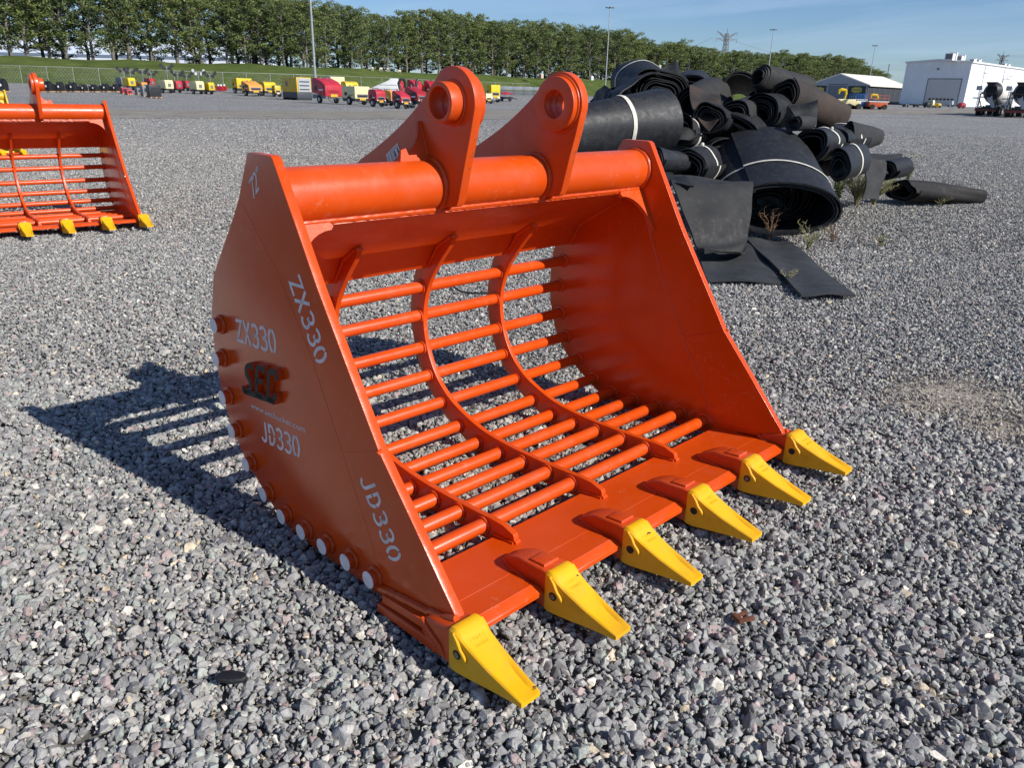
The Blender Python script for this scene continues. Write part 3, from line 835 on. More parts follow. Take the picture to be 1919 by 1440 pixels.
    for k, cx in enumerate(TX):
        end = k in (0, 5)
        a_ = MB()
        sh_ = lambda ring: [(p[0]+cx, p[1], p[2]) for p in ring]
        if not end:
            a_.loft([sh_(sect(*q)) for q in ((-0.953, 0.030, blade_z(-0.953)+0.004, 0.013, 0.013, 0.002), (-0.966, 0.034, 0.091, 0.023, 0.023, 0.003), (-1.000, 0.030, 0.112, 0.034, 0.035, 0.004),
                    (-1.040, 0.024, 0.130, 0.041, 0.042, 0.005), (-1.090, 0.020, 0.137, 0.044, 0.0445, 0.004), (-1.140, 0.017, 0.143, 0.045, 0.0455, 0.004), (-1.168, 0.016, 0.143, 0.0455, 0.0455, 0.004))])
            # raised pad
            a_.add([(cx-0.030, -1.082, 0.1325), (cx+0.030, -1.082, 0.1325), (cx+0.032, -1.146, 0.1405), (cx-0.032, -1.146, 0.1405),
                    (cx-0.028, -1.085, 0.1430), (cx+0.028, -1.085, 0.1430), (cx+0.030, -1.143, 0.1505), (cx-0.030, -1.143, 0.1505)],
                   [(4, 5, 6, 7), (0, 1, 5, 4), (1, 2, 6, 5), (2, 3, 7, 6), (3, 0, 4, 7)])
            # cast mark: an arrow-like chevron and a row of studs
            for st in (((-0.020, -1.004, .1085), (-0.006, -0.988, .1015), (0.010, -0.990, .1020), (0.010, -1.004, .1085)), ((-0.004, -1.004, .1085), (0.010, -1.016, .1140))):
                a_.tube([(cx+x, y, z+0.0006) for x, y, z in st], 0.0022, 5)
            for i in range(5):
                a_.box((cx-0.012+i*0.0075, -1.028+(i % 2)*.001, 0.1175), (cx-0.0075+i*0.0075, -1.021+(i % 2)*.001, 0.1205))
            # lower leg and side weld ridge
            a_.loft([sh_(sect(*q)) for q in ((-0.84, 0.012, 0.0245, 0.030, 0.028, 0.003), (-0.95, 0.008, 0.036, 0.040, 0.038, 0.004), (-1.08, 0.010, 0.040, 0.042, 0.040, 0.004))])
            for s in (-1, 1):
                weld(a_, [(cx+s*0.018, -0.958, 0.074), (cx+s*0.037, -1.004, 0.078), (cx+s*0.044, -1.05, 0.080), (cx+s*0.045, -1.10, 0.070), (cx+s*0.044, -1.135, 0.052)], 0.006, k)
        else:
            a_.loft([sh_(sect(*q)) for q in ((-1.030, 0.022, 0.088, 0.030, 0.034), (-1.060, 0.020, 0.108, 0.038, 0.041), (-1.100, 0.018, 0.120, 0.0415, 0.043), (-1.150, 0.016, 0.134, 0.042, 0.043), (-1.168, 0.016, 0.138, 0.042, 0.043))])
            a_.loft([sh_(sect(*q)) for q in ((-0.822, -0.004, 0.0245, 0.040, 0.040, 0.003), (-0.95, 0.006, 0.0385, 0.042, 0.042, 0.003), (-1.10, 0.014, 0.050, 0.043, 0.043, 0.004))])
            for s in (-1, 1):
                weld(a_, [(cx+s*0.036, -1.035, 0.094), (cx+s*0.043, -1.08, 0.080), (cx+s*0.045, -1.12, 0.062), (cx+s*0.043, -1.14, 0.030)], 0.0065, k)
        a_.build('adapter', ORANGE2, root, bevel=0.0016)
        t_ = MB()
        secs = [(-1.166, 0.013, 0.1445, 0.0475, 0.0485, 0.007, 0, 0), (-1.176, 0.010, 0.1480, 0.0500, 0.0500, 0.009, 0, 0), (-1.196, 0.011, 0.1460, 0.0495, 0.0500, 0.009, 0, 0),
                (-1.212, 0.015, 0.1320, 0.0470, 0.0480, 0.006, 0, 0), (-1.240, 0.020, 0.1175, 0.0450, 0.0465, 0.005, 0, 0), (-1.280, 0.0265, 0.1020, 0.0425, 0.0430, 0.004, 0.0010, 0),
                (-1.310, 0.031, 0.0920, 0.0410, 0.0405, 0.004, 0.0060, 0), (-1.345, 0.0355, 0.0825, 0.0385, 0.0375, 0.004, 0.0105, 0), (-1.380, 0.0395, 0.0735, 0.0360, 0.0350, 0.004, 0.0100, 0),
                (-1.410, 0.0430, 0.0655, 0.0340, 0.0335, 0.003, 0.0065, 0), (-1.4230, 0.0455, 0.0615, 0.0330, 0.0325, 0.002, 0.0032, 0)]
        t_.loft([sh_(sect(*q)) for q in secs])
        for s in (-1, 1):
            P = smooth_path([(cx+s*0.0475, -1.184, 0.136), (cx+s*0.0490, -1.200, 0.122), (cx+s*0.0492, -1.213, 0.102), (cx+s*0.0488, -1.228, 0.088), (cx+s*0.0472, -1.234, 0.070)], 4)
            t_.tube(P, [0.0065]*(len(P)-3)+[0.005, 0.004, 0.002], 8)
        # cast number
        def fmap(u, v, d, cx=cx):
            y = -1.222-(0.062-v)*0.80
            t = (-y-1.212)/(1.280-1.212); z = (0.1320+(0.1175-0.1320)*(t/0.412)) if t < 0.412 else (0.1175+(0.1020-0.1175)*(t-0.412)/0.588)
            return (cx+u, y, z+d)
        for txt, u0, v0, h, st in (('=TRK=', -0.026, 0.052, 0.010, 0.0108), ('1U3352', -0.021, 0.030, 0.009, 0.0075)):
            for i, ch in enumerate(txt):
                for s2 in GL[ch]:
                    ribbon(t_, [(u0+i*st+p[0]*h, v0+p[1]*h) for p in s2], 0.0013, lambda u, v, d: fmap(u, v, d), 0.0010)
        tooth = t_.build('tooth', YELLOW, root, bevel=0.0, angle=38)
        if k in (0, 1, 2, 3):
            bl = MB(); rc = random.Random(50+k)
            spots = {0: [(.027, .006, .003), (.024, .001, .002)], 1: [(.030, .060, .004), (.032, .030, .0)], 2: [(.010, .060, .005), (.016, .057, .004), (.002, .058, .003)], 3: [(.02, .03, .0)]}[k]
            for u, v, r_ in spots:
                if r_ <= 0: continue
                if v > .02: fq = lambda a, b: fmap(u+a, v+b, 0.0014)
                else: fq = lambda a, b: (cx+u+a, -1.416+v+b, 0.0663+(v+b)*0.3)
                bl.add([fq(math.cos(2*PI*i/9)*r_*rc.uniform(.5, 1.2), math.sin(2*PI*i/9)*r_*rc.uniform(.5, 1.2)) for i in range(9)], [tuple(range(9))])
            bl.build('chip_marks', DARKCHIP, tooth, fix=False)
        for s in (-1, 1):
            h_ = MB(); h_.cyl((cx+s*0.0470, -1.1985, 0.078), (cx+s*0.0506, -1.1985, 0.078), 0.0135, 20); h_.build('pin_recess', HOLEM, tooth)
            p_ = MB(); p_.cyl((cx+s*0.0470, -1.199, 0.0775), (cx+s*0.0516, -1.199, 0.0775), 0.0088 if k in (0, 1, 4) else 0.005, 18); p_.build('pin', STEELPIN if k in (0, 1, 4) else HOLEM, tooth, bevel=0.001)
    # ---- lettering on the left side plate (part of the plate, so a sub-part)
    a3 = nrm2((-0.142, -0.243)); u3 = nrm2((-0.857, 0.51))
    a4 = nrm2((-0.150, -0.232)); u4 = nrm2((-0.84, 0.54))
    for args in (('ZX330', (0.026, 0.624), nrm2((-0.298, 0.026)), (0.02, 1.0), 0.0585, 0.084), ('JD330', (-0.085, 0.284), nrm2((-0.27, 0.030)), (0.0, 1.0), 0.0560, 0.080),
                 ('ZX330', (-0.370, 0.905), a3, u3, 0.0545, 0.078), ('JD330', (-0.700, 0.378), a4, u4, 0.0540, 0.076), ('72"', (-0.1885, 1.128), nrm2((-0.78, 0.62)), nrm2((0.30, 0.95)), 0.032, 0.056)):
        for i, ch in enumerate(args[0]):
            lt = MB(); o_ = args[1]; st = args[4]
            write(lt, ch, (o_[0]+args[2][0]*i*st, o_[1]+args[2][1]*i*st), args[2], args[3], 0, args[5], -0.0004)
            lt.build('letter', LETTER, plates[0], fix=True)
    aw = nrm2((-0.376, 0.031)); o_ = (-0.021, 0.392); size = 0.0325
    me = text_mesh('www.secbucket.com', size, 0.0002, align='LEFT')
    wd_ = max(v.co.x for v in me.vertices)
    k_ = 0.377/wd_
    for v in me.vertices:
        u, vv = v.co.x*k_, v.co.y*0.95
        v.co = (-0.0006-v.co.z, o_[0]+aw[0]*u, o_[1]+aw[1]*u+vv)
    me.name = 'web_address'; me.materials.append(LETTER)
    link(bpy.data.objects.new('web_address', me), plates[0])
    # raised badge: three slab letters joined by a foot bar
    GB = {'S': [arcp(0.36, 0.74, 0.20, 0.17, 20, 180, 8)+[(0.20, 0.60), (0.44, 0.42)]+arcp(0.30, 0.28, 0.17, 0.20, 30, -60, 6)+[(0.18, 0.06)]+arcp(0.12, 0.18, 0.10, 0.12, -90, -190, 5)],
          'E': [[(0.56, 0.80), (0.48, 0.93), (0.2, 0.93), (0.14, 0.80), (0.14, 0.1)], [(0.14, 0.52), (0.48, 0.52)], [(0.14, 0.09), (0.5, 0.09)]],
          'C': [[(0.56, 0.70), (0.56, 0.84), (0.46, 0.93), (0.24, 0.93), (0.14, 0.80), (0.14, 0.22), (0.24, 0.09), (0.46, 0.09), (0.56, 0.20), (0.56, 0.32)]]}
    ab = nrm2((-0.225, 0.028)); h = 0.126; bo = (-0.012, 0.452)
    def badge(mb, d0, d1, w):
        for i, ch in enumerate('SEC'):
            for st in GB[ch]:
                f = lambda u, v, d, i=i: (-(d0 if d == 0 else d1), bo[0]+ab[0]*(i*0.083+u*h)-0.30*v*h*0.9, bo[1]+ab[1]*(i*0.083+u*h)+v*h)
                ribbon(mb, st, w, f, 1)
        f = lambda u, v, d: (-(d0 if d == 0 else d1), bo[0]+ab[0]*u*h-0.30*v*h*0.9, bo[1]+ab[1]*u*h+v*h)
        ribbon(mb, [(0.08, 0.05), (1.84, 0.05)], w*1.05, f, 1)
    b1 = MB(); badge(b1, 0.0004, 0.020, 0.165)
    bo_ = b1.build('badge', ORANGE2, plates[0])
    b2 = MB(); badge(b2, 0.0196, 0.0212, 0.155)
    b2.build('badge_face', DARKFACE, plates[0])
    return root
bucket = make_bucket('large orange skeleton bucket with grey stencilled numbers, standing in the foreground')
bucket2 = copy_tree(bucket)
th2 = math.atan2(-0.10, 1.10)
bucket2.rotation_euler = (0, 0, th2)
_v = Matrix.Rotation(th2, 3, 'Z') @ Vector((1.83, -1.42, 0))
bucket2.location = (1.83-_v.x, 5.99-_v.y, 0)
tag(bucket2, 'orange skeleton bucket with worn yellow teeth, cut off by the left edge')
bucket3 = copy_tree(bucket)
bucket3.rotation_euler = (0, 0, th2)
_g = gnd(50, 297); _v = Matrix.Rotation(th2, 3, 'Z') @ Vector((1.83, -1.42, 0))
bucket3.location = (_g.x-_v.x, _g.y-_v.y, 0)
tag(bucket3, 'yellow skeleton bucket seen through the bars of the orange one at the left edge')
def recolour(o):
    for sl in o.material_slots:
        if sl.material in (ORANGE, ORANGEG) and not o.name.startswith(('cutting_edge',)):
            sl.link = 'OBJECT'; sl.material = YELM
    for ch in [x for x in bpy.data.objects if x.parent == o]: recolour(ch)
recolour(bucket3)

# ------------------------------------------------------------------ pile of used conveyor belting
def rubber(name, c0, c1, rough=0.55, brown=0.0):
    m, nt, b = mat_new(name)
    a = noise(nt, 2.6, 8, 0.72, dist=0.5); f = noise(nt, 14, 6, 0.7); s = noise(nt, 45, 4, 0.7)
    c = ramp(nt, a.outputs['Fac'], [(0.3, c0), (0.72, c1)])
    dust = ramp(nt, f.outputs['Fac'], [(0.5, 0.0), (0.8, 0.38)])
    c2 = mixc(nt, dust.outputs[0], c.outputs[0], (0.060, 0.059, 0.058))
    if brown:
        br = ramp(nt, noise(nt, 1.7, 5, 0.7).outputs['Fac'], [(0.42, 0.0), (0.62, brown)])
        c2 = mixc(nt, br.outputs[0], c2, (0.060, 0.036, 0.026))
    nt.links.new(c2, b.inputs['Base Color'])
    rr = ramp(nt, f.outputs['Fac'], [(0.3, rough*0.85), (0.75, min(1, rough*1.45))]); nt.links.new(rr.outputs[0], b.inputs['Roughness'])
    b.inputs['Specular IOR Level'].default_value = 0.4
    ad = nt.nodes.new('ShaderNodeMath'); ad.operation = 'MULTIPLY_ADD'; ad.inputs[1].default_value = 0.25
    nt.links.new(s.outputs['Fac'], ad.inputs[0]); nt.links.new(f.outputs['Fac'], ad.inputs[2])
    bump(nt, b, ad.outputs[0], 0.35, 0.012)
    return m
RUB = rubber("black_rubber", (0.007, 0.0075, 0.008), (0.016, 0.0165, 0.018))
RUBG = rubber("greyed_rubber", (0.014, 0.014, 0.0145), (0.034, 0.0335, 0.033), 0.7)
RUBB = rubber("browned_rubber", (0.018, 0.015, 0.013), (0.036, 0.031, 0.027), 0.75, 0.8)
RUBL = rubber("blue_black_rubber", (0.009, 0.0098, 0.012), (0.021, 0.0225, 0.026), 0.5)
RUBD = rubber('old_black_rubber', (0.008, 0.008, 0.008), (0.018, 0.0165, 0.016), 0.75, 0.12)
RUBM = rubber('dusty_mat_rubber', (0.020, 0.022, 0.026), (0.048, 0.050, 0.055), 0.7)
STRAP = simple("white_strap", (0.60, 0.58, 0.50), 0.6, var=0.25, scale=15)
KNOT = simple("orange_tag", (0.5, 0.12, 0.05), 0.6)

def belt_roll(label, A, B, ra, rb, mat, turns=4.0, th=0.014, inner=0.45, seed=1, straps=(), tele=0.0, tail=None, wob=0.03, group='rolls of used conveyor belt in the pile', nax=9, start=0.0):
    """A, B: centres of the two ends; ra, rb: (half width, half height) there"""
    rg = random.Random(seed)
    A = Vector(A); B = Vector(B); ax = (B-A).normalized()
    side = ax.cross(Vector((0, 0, 1))).normalized(); up = side.cross(ax).normalized()
    ph = [rg.uniform(0, 6.28) for _ in range(8)]
    root = empty('belt_roll', (A+B)/2, 0, label, 'belt roll', group)
    base = root.location
    nseg = int(34*turns)
    def pt(q, t, off=0.0, axo=0.0):
        """q = turn position 0..turns (outermost = turns), t along the axis"""
        a = 2*PI*q+start
        k = inner+(1-inner)*(q/turns)
        k *= 1+wob*math.sin(a*2+ph[0])+wob*0.7*math.sin(a*3+ph[1]+t*2)+wob*0.6*math.sin(q*2.3+ph[2]+t*1.5)+wob*.35*math.sin(a*5+ph[4]+t*4)+wob*.3*math.sin(a*1.37+ph[5]-t*5)
        rx = ra[0]+(rb[0]-ra[0])*t; rz = ra[1]+(rb[1]-ra[1])*t
        c = A.lerp(B, t)
        kx = k+off/max(rx, .05); kz = k+off/max(rz, .05)
        sag = (1-k)*rz*0.45
        return c + side*(math.cos(a)*rx*kx) + up*(math.sin(a)*rz*kz-sag) + ax*(axo+tele*(q/turns-1)+0.012*math.sin(q*5+ph[3]))
    mb = MB(); outer = []; inn = []
    for i in range(nseg+1):
        q = turns*i/nseg
        outer.append([pt(q, j/(nax-1), th/2) for j in range(nax)])
        inn.append([pt(q, j/(nax-1), -th/2) for j in range(nax)])
    if tail:                                  # loose end leaving the roll: list of (out, up) steps in metres
        for dx, dz in tail:
            o0 = outer[-1]; n0 = inn[-1]
            d = side*dx+Vector((0, 0, dz))
            outer.append([p+d for p in o0]); inn.append([p+d for p in n0])
    n = len(outer)
    rows = []
    for i in range(n): rows.append([p-base for p in (outer[i]+inn[i][::-1])])
    mb.loft(rows)
    mb.build('belt', mat, root, angle=50)
    for s in straps:
        w = 0.026
        st = MB(); ro = []
        for i in range(65):
            q = turns-1+i/64.0
            ro.append([pt(q, s, th/2+0.006)-base-ax*w, pt(q, s, th/2+0.012)-base, pt(q, s, th/2+0.006)-base+ax*w])
        st.grid(ro)
        g = st.build('strap', STRAP, root, angle=60, fix=False)
        kn = MB(); pk = pt(turns-0.75+rg.uniform(-.1, .1), s, th/2+0.02)-base
        kn.ball(pk, 0.022, 8, 6); kn.tube([pk, pk+Vector((0.03, -0.02, -0.05)), pk+Vector((0.02, -0.03, -0.12))], 0.006, 6)
        kn.build('strap_knot', STRAP, g)
    return root
def belt_sheet(label, prof, a, b2, mat, th=0.016, seed=1, name='belt_sheet', group='loose sheets of used conveyor belt', straps=0):
    """sheet swept between two world profiles of equal length"""
    rg = random.Random(seed)
    P = [Vector(p) for p in a]; Q = [Vector(p) for p in b2]
    k = 7 if len(P) > 2 else 14
    P = [Vector(p) for p in smooth_path([tuple(p) for p in P], k)]; Q = [Vector(p) for p in smooth_path([tuple(p) for p in Q], k)]
    n = len(P); m = 13; rows = []; ctr = (P[0]+Q[-1])/2
    ph = rg.uniform(0, 6)
    for i in range(n):
        t0 = P[min(i+1, n-1)]-P[max(i-1, 0)]; w = Q[i]-P[i]
        nr = t0.cross(w).normalized()
        top = []; bot = []
        for j in range(m):
            s = j/(m-1)
            p = P[i].lerp(Q[i], s) + nr*(0.010*math.sin(i*0.7+s*3+ph)+0.008*math.sin(s*7+i*.3))
            e = nr*th/2
            top.append(p+e-ctr); bot.append(p-e-ctr)
        rows.append(top+bot[::-1])
    mb = MB(); mb.loft(rows)
    o = mb.build(name, mat, None, angle=45)
    o.location = ctr
    return tag(o, label, 'belt sheet', group)

BR = belt_roll
BR('largest black belt roll at the front of the pile, one wide pale strap round it', at(1466, 392, 8.0), at(1420, 318, 9.35), (.60, .285), (.66, .53), RUBL, 3, .018, .86, 3, (.34,), wob=.012, nax=14, start=2.2)
BR('added dark belt core that keeps the opening of the largest roll black', at(1446, 366, 8.55), at(1424, 330, 9.3), (.50, .27), (.54, .38), RUB, 8, .016, .25, 53, wob=.052)  # added core, plugs the largest roll so its inside stays dark
BR('tapered black belt roll lying crosswise behind the orange bucket, tied once with a twisted strap', at(1040, 254, 8.2), at(1243, 226, 8.9), (.20, .23), (.36, .365), RUBL, 4.5, .016, .74, 5, (.58,), tele=.20, wob=.052, nax=10)
BR('thick coiled belt roll whose dark spiral end shows at the top left of the pile', at(1238, 166, 10.0), at(1196, 152, 11.0), (.40, .28), (.40, .30), RUB, 7, .012, .38, 7, (.75,), tele=.05, wob=.05, tail=((-.05, -.01),))
BR('grey domed belt roll right of the spiral roll on top of the pile', at(1300, 196, 9.9), at(1338, 176, 10.6), (.26, .25), (.27, .25), RUBG, 3, .014, .6, 9, wob=.05)
BR('thin open hoop of belt standing near the top middle of the pile', at(1386, 183, 10.4), at(1380, 204, 11.9), (.29, .33), (.24, .26), RUB, 1.9, .016, .92, 11, wob=.052)
BR('long brown crumpled belt roll running down the right shoulder of the pile', at(1470, 176, 9.7), at(1562, 220, 10.6), (.20, .22), (.22, .23), RUBB, 3.2, .014, .6, 13, wob=.06)
BR('upper grey belt roll at the very top of the pile, stepped at its end', at(1428, 144, 9.8), at(1496, 176, 10.4), (.13, .15), (.27, .24), RUBG, 3.4, .014, .6, 15, wob=.05, tele=.12)
BR('belt roll of many thin crinkled layers in the middle of the pile', at(1428, 206, 9.4), at(1478, 204, 10.2), (.24, .21), (.23, .20), RUB, 9, .007, .35, 17, wob=.05, tele=.03)
BR('shiny grey banded belt roll in the middle, left of the crinkled roll', at(1378, 213, 9.3), at(1408, 206, 9.8), (.20, .16), (.22, .18), RUBG, 3, .014, .62, 19, wob=.052)
BR('smallest belt roll, an open grey tube resting above the largest roll', at(1487, 231, 8.9), at(1514, 230, 9.15), (.10, .085), (.10, .09), RUBG, 2.2, .009, .75, 21, wob=.05)
BR('strapped belt roll under the brown crumpled roll, left one of two', at(1518, 270, 9.0), at(1556, 266, 9.6), (.23, .21), (.21, .19), RUBL, 3, .014, .6, 23, (.62,), wob=.05)
BR('strapped belt roll under the brown crumpled roll, right one of two', at(1560, 262, 9.6), at(1598, 256, 10.2), (.22, .20), (.23, .22), RUBL, 3, .014, .6, 25, (.6,), wob=.05)
BR('grey tapering belt roll sticking out at the right flank of the pile', at(1588, 262, 9.7), at(1632, 256, 10.6), (.10, .22), (.20, .13), RUBG, 2.4, .014, .7, 27, wob=.065)
BR('strapped belt roll low at the right of the pile behind the green weed', at(1573, 310, 9.0), at(1612, 300, 9.7), (.14, .19), (.14, .18), RUBL, 3.4, .013, .5, 29, (.55,), wob=.05)
BR('wide black belt roll lying behind and above the largest roll', at(1345, 262, 9.3), at(1405, 243, 10.3), (.50, .34), (.52, .36), RUB, 4, .016, .70, 31, wob=.05)
BR('black belt roll tied with white rope right of the tapered roll', at(1280, 240, 8.9), at(1318, 262, 9.6), (.17, .20), (.12, .12), RUBG, 3, .013, .5, 33, (.3,), wob=.065)
BR('grey belt roll lying crosswise beside the top corner of the orange bucket', at(1228, 296, 7.7), at(1296, 303, 8.2), (.13, .13), (.11, .10), RUBL, 3, .012, .5, 35, wob=.065)
BR('belt roll in pale film and strap between the bucket and the largest roll', at(1292, 312, 8.0), at(1326, 306, 8.7), (.20, .20), (.20, .20), RUB, 4, .012, .5, 37, (.6,), wob=.05)
BR('black belt roll at the bottom of the pile under the tapered roll', at(1150, 320, 9.0), at(1225, 318, 9.6), (.34, .30), (.34, .30), RUB, 4, .014, .5, 39, wob=.05)
BR('dark belt roll buried in the middle of the pile above the pale-strapped one', at(1330, 220, 9.0), at(1372, 230, 10.0), (.20, .18), (.22, .22), RUB, 4, .012, .5, 41, wob=.065)
BR('dark belt roll low in the middle of the pile behind the film-wrapped one', at(1350, 305, 9.2), at(1280, 290, 10.4), (.30, .30), (.35, .35), RUB, 4, .014, .5, 43, wob=.065)
BR('black belt roll at the back of the pile under the open hoop', at(1370, 232, 10.6), at(1450, 236, 11.2), (.34, .30), (.34, .30), RUB, 4, .014, .5, 45, wob=.065)
BR('black belt roll low behind the two strapped rolls', at(1500, 296, 9.6), at(1590, 292, 10.4), (.28, .26), (.26, .24), RUB, 4, .014, .5, 47, wob=.065)
BR('black belt roll standing on edge low at the right end of the pile', at(1660, 318, 10.2), at(1690, 312, 10.9), (.16, .14), (.16, .14), RUB, 3, .014, .5, 49, wob=.065)
BR('flattened black belt roll lying alone on the stones right of the pile', at(1690, 354, 11.6), at(1828, 366, 12.2), (.27, .185), (.20, .135), RUBD, 3.0, .016, .5, 51, wob=.15, nax=12)

BR('black belt roll at the back between the spiral roll and grey dome', at(1286, 170, 10.8), at(1300, 160, 11.8), (.30, .28), (.30, .28), RUB, 5, .014, .4, 55, wob=.06)
BR('black belt roll at the back under the stepped grey roll', at(1440, 190, 10.9), at(1470, 186, 11.7), (.34, .30), (.30, .28), RUB, 5, .014, .4, 57, wob=.06)
BR('black belt roll at the back left, under the sloping sheet', at(1165, 200, 10.4), at(1200, 196, 11.4), (.42, .34), (.42, .34), RUB, 5, .014, .4, 59, wob=.06)
BS = belt_sheet
z0 = 0.012
BS('upright curved black sheet leaning against the left front of the largest roll', None,
   [at(1262, 331, 7.7), at(1258, 345, 7.2), at(1283, 400, 7.0), at(1303, 458, 6.95), at(1320, 471, 6.85), at(1345, 472, 7.3)],
   [at(1408, 342, 7.9), at(1411, 352, 7.5), at(1407, 400, 7.3), at(1399, 452, 7.2), at(1389, 475, 7.1), at(1402, 468, 7.6)], RUBG, .018, 3)
def flat(pts, z):
    out = []
    for px, py in pts:
        v = ray(px, py); t = (z-CAMP.z)/v.z; out.append(CAMP+v*t)
    return out
a = flat([(1300, 462), (1312, 490), (1326, 527)], 0.022); b2 = flat([(1410, 452), (1435, 490), (1467, 530)], 0.022)
BS('wide flat black mat on the stones under the upright sheet', None, a, b2, RUBM, .018, 5)
a = flat([(1398, 448), (1436, 487), (1502, 551)], 0.045); b2 = flat([(1474, 452), (1527, 493), (1603, 555)], 0.030)
BS('narrow blue-black mat strip on the stones pointing away from the largest roll', None, a, b2, RUBM, .020, 7)
BS('brownish belt flap hanging diagonally at the middle of the pile', None, [at(1292, 160, 9.6), at(1297, 205, 9.2), at(1328, 245, 8.9)], [at(1348, 178, 9.7), at(1352, 198, 9.3), at(1360, 214, 9.0)], RUBB, .014, 9)
BS('pointed black flap standing up above the spiral roll', None, [at(1238, 132, 10.6), at(1262, 150, 10.5), at(1290, 165, 10.4)], [at(1264, 113, 10.8), at(1274, 130, 10.7), at(1290, 152, 10.5)], RUB, .014, 11)
BS('long black sheet sloping down left from the spiral roll', None, [at(1222, 129, 10.6), at(1180, 142, 10.3), at(1150, 166, 10.1), at(1142, 184, 10.0)], [at(1236, 134, 9.6), at(1196, 150, 9.6), at(1166, 172, 9.5), at(1150, 192, 9.4)], RUB, .014, 13)
BS('folded black flap at the far left end of the pile', None, [at(1106, 190, 10.2), at(1118, 172, 10.2), at(1133, 160, 10.2)], [at(1112, 215, 9.8), at(1135, 190, 9.8), at(1150, 172, 9.9)], RUB, .014, 15)
BS('square black flap hanging in front of the brown roll', None, [at(1476, 198, 9.5), at(1482, 210, 9.4), at(1500, 226, 9.3)], [at(1532, 188, 9.5), at(1532, 212, 9.4), at(1529, 238, 9.3)], RUB, .014, 17)
BS('rectangular dark sheet lying on rolls at the right end of the pile', None, [at(1604, 286, 10.8), at(1610, 295, 10.3), at(1618, 318, 10.0)], [at(1690, 290, 11.0), at(1690, 302, 10.6), at(1672, 325, 10.2)], RUBG, .014, 19)
BS('grey sheet standing at the right end of the pile behind the weeds', None, [at(1618, 298, 9.9), at(1622, 330, 9.7), at(1618, 372, 9.6)], [at(1662, 300, 10.2), at(1656, 335, 10.0), at(1645, 374, 9.9)], RUBG, .014, 21)
BS('triangular grey flap poking out left of the largest roll', None, [at(1262, 225, 9.0), at(1290, 238, 8.9), at(1318, 254, 8.8)], [at(1270, 262, 8.8), at(1292, 262, 8.8), at(1318, 256, 8.8)], RUBG, .014, 23)
BS('thin curled sheet lying low beside the bucket corner', None, [at(1236, 322, 7.6), at(1268, 328, 7.5), at(1290, 333, 7.4)], [at(1240, 338, 7.3), at(1262, 345, 7.2), at(1300, 350, 7.1)], RUB, .014, 25)

# ------------------------------------------------------------------ weeds
LEAFG = simple("weed_leaf", (0.11, 0.17, 0.035), 0.6, var=0.3, scale=20)
LEAFD = simple("dark_weed_leaf", (0.035, 0.06, 0.02), 0.6, var=0.3, scale=20)
DRY = simple("dry_stem", (0.22, 0.13, 0.07), 0.9, var=0.3, scale=20)
STRAW = simple("dry_grass", (0.27, 0.24, 0.12), 0.9, var=0.3, scale=20)
def weed(base, h, spread, nst, leaf, stem, label, seed, nleaf=16, ls=0.03, name='weed'):
    rg = random.Random(seed)
    root = empty(name, base, 0, label, 'weed', 'weeds growing round the belt pile')
    s = MB(); l = MB()
    for i in range(nst):
        a = rg.uniform(0, 2*PI); d = Vector((math.cos(a), math.sin(a), 0))
        hh = h*rg.uniform(.55, 1); P = []
        for k in range(6):
            t = k/5; P.append(d*(spread*t*t*rg.uniform(.7, 1.1)+rg.uniform(0, .02))+Vector((rg.uniform(-.01, .01), rg.uniform(-.01, .01), hh*t*(1-.12*t))))
        s.tube(P, [0.0048*(1-k/7) for k in range(6)], 4)
        for k in range(2, 6):
            for _ in range(rg.randint(1, 3)):
                q = P[k]; e = Vector((rg.uniform(-1, 1), rg.uniform(-1, 1), rg.uniform(0.1, 1))).normalized()*hh*.16
                s.tube([q, q+e], [0.0018, 0.001], 3)
        for _ in range(nleaf):
            t = rg.uniform(.15, 1); q = P[min(int(t*5), 4)].lerp(P[min(int(t*5)+1, 5)], t*5 % 1)
            u = Vector((rg.uniform(-1, 1), rg.uniform(-1, 1), rg.uniform(-.4, .8))).normalized(); w = u.orthogonal().normalized()
            L = ls*rg.uniform(.6, 1.3)
            l.add([q, q+u*L*.5+w*L*.28, q+u*L, q+u*L*.5-w*L*.28], [(0, 1, 2, 3)])
    s.build('stems', stem, root, fix=False)
    if nleaf: l.build('leaves', leaf, root, fix=False)
    return root
weed(gnd(1568, 380), .78, .20, 13, LEAFG, STRAW, 'leafy green weed between the largest roll and the straw-coloured bush', 3, 34, .042)
weed(gnd(1604, 386), .62, .34, 130, LEAFG, STRAW, 'straw-coloured bushy weed at the foot of the right end of the pile', 5, 3, .02)
weed(gnd(1636, 384), .52, .30, 80, LEAFG, STRAW, 'thin bushy weed right beside the straw-coloured one', 6, 7, .024)
weed(gnd(1700, 345), .75, .16, 8, LEAFG, DRY, 'tall young green weed behind the lone flattened roll', 7, 26, .04)
weed(gnd(1440, 458), .46, .12, 9, LEAFG, DRY, 'dry red-brown weed in front of the opening of the largest roll', 9, 0)
weed(gnd(1515, 466), .30, .16, 14, LEAFG, STRAW, 'half green weed at the right foot of the largest roll', 11, 7, .018)
weed(gnd(1560, 452), .34, .18, 8, LEAFG, DRY, 'dry arching weed at the right edge of the largest roll', 12, 0)
weed(gnd(1300, 460), .30, .12, 7, LEAFG, DRY, 'small dry weed beside the orange side plate, against the upright sheet', 13, 2, .02)
weed(gnd(1474, 532), .13, .06, 12, LEAFG, STRAW, 'small dry tuft on the edge between the two mats', 15, 0)
weed(gnd(1648, 462), .16, .08, 4, LEAFG, DRY, 'small green seedling alone on the stones right of the mats', 17, 12, .03)
weed(gnd(906, 318), .62, .10, 5, LEAFD, DRY, 'dark leafy weed seen between the two ears of the bucket', 19, 14, .055)
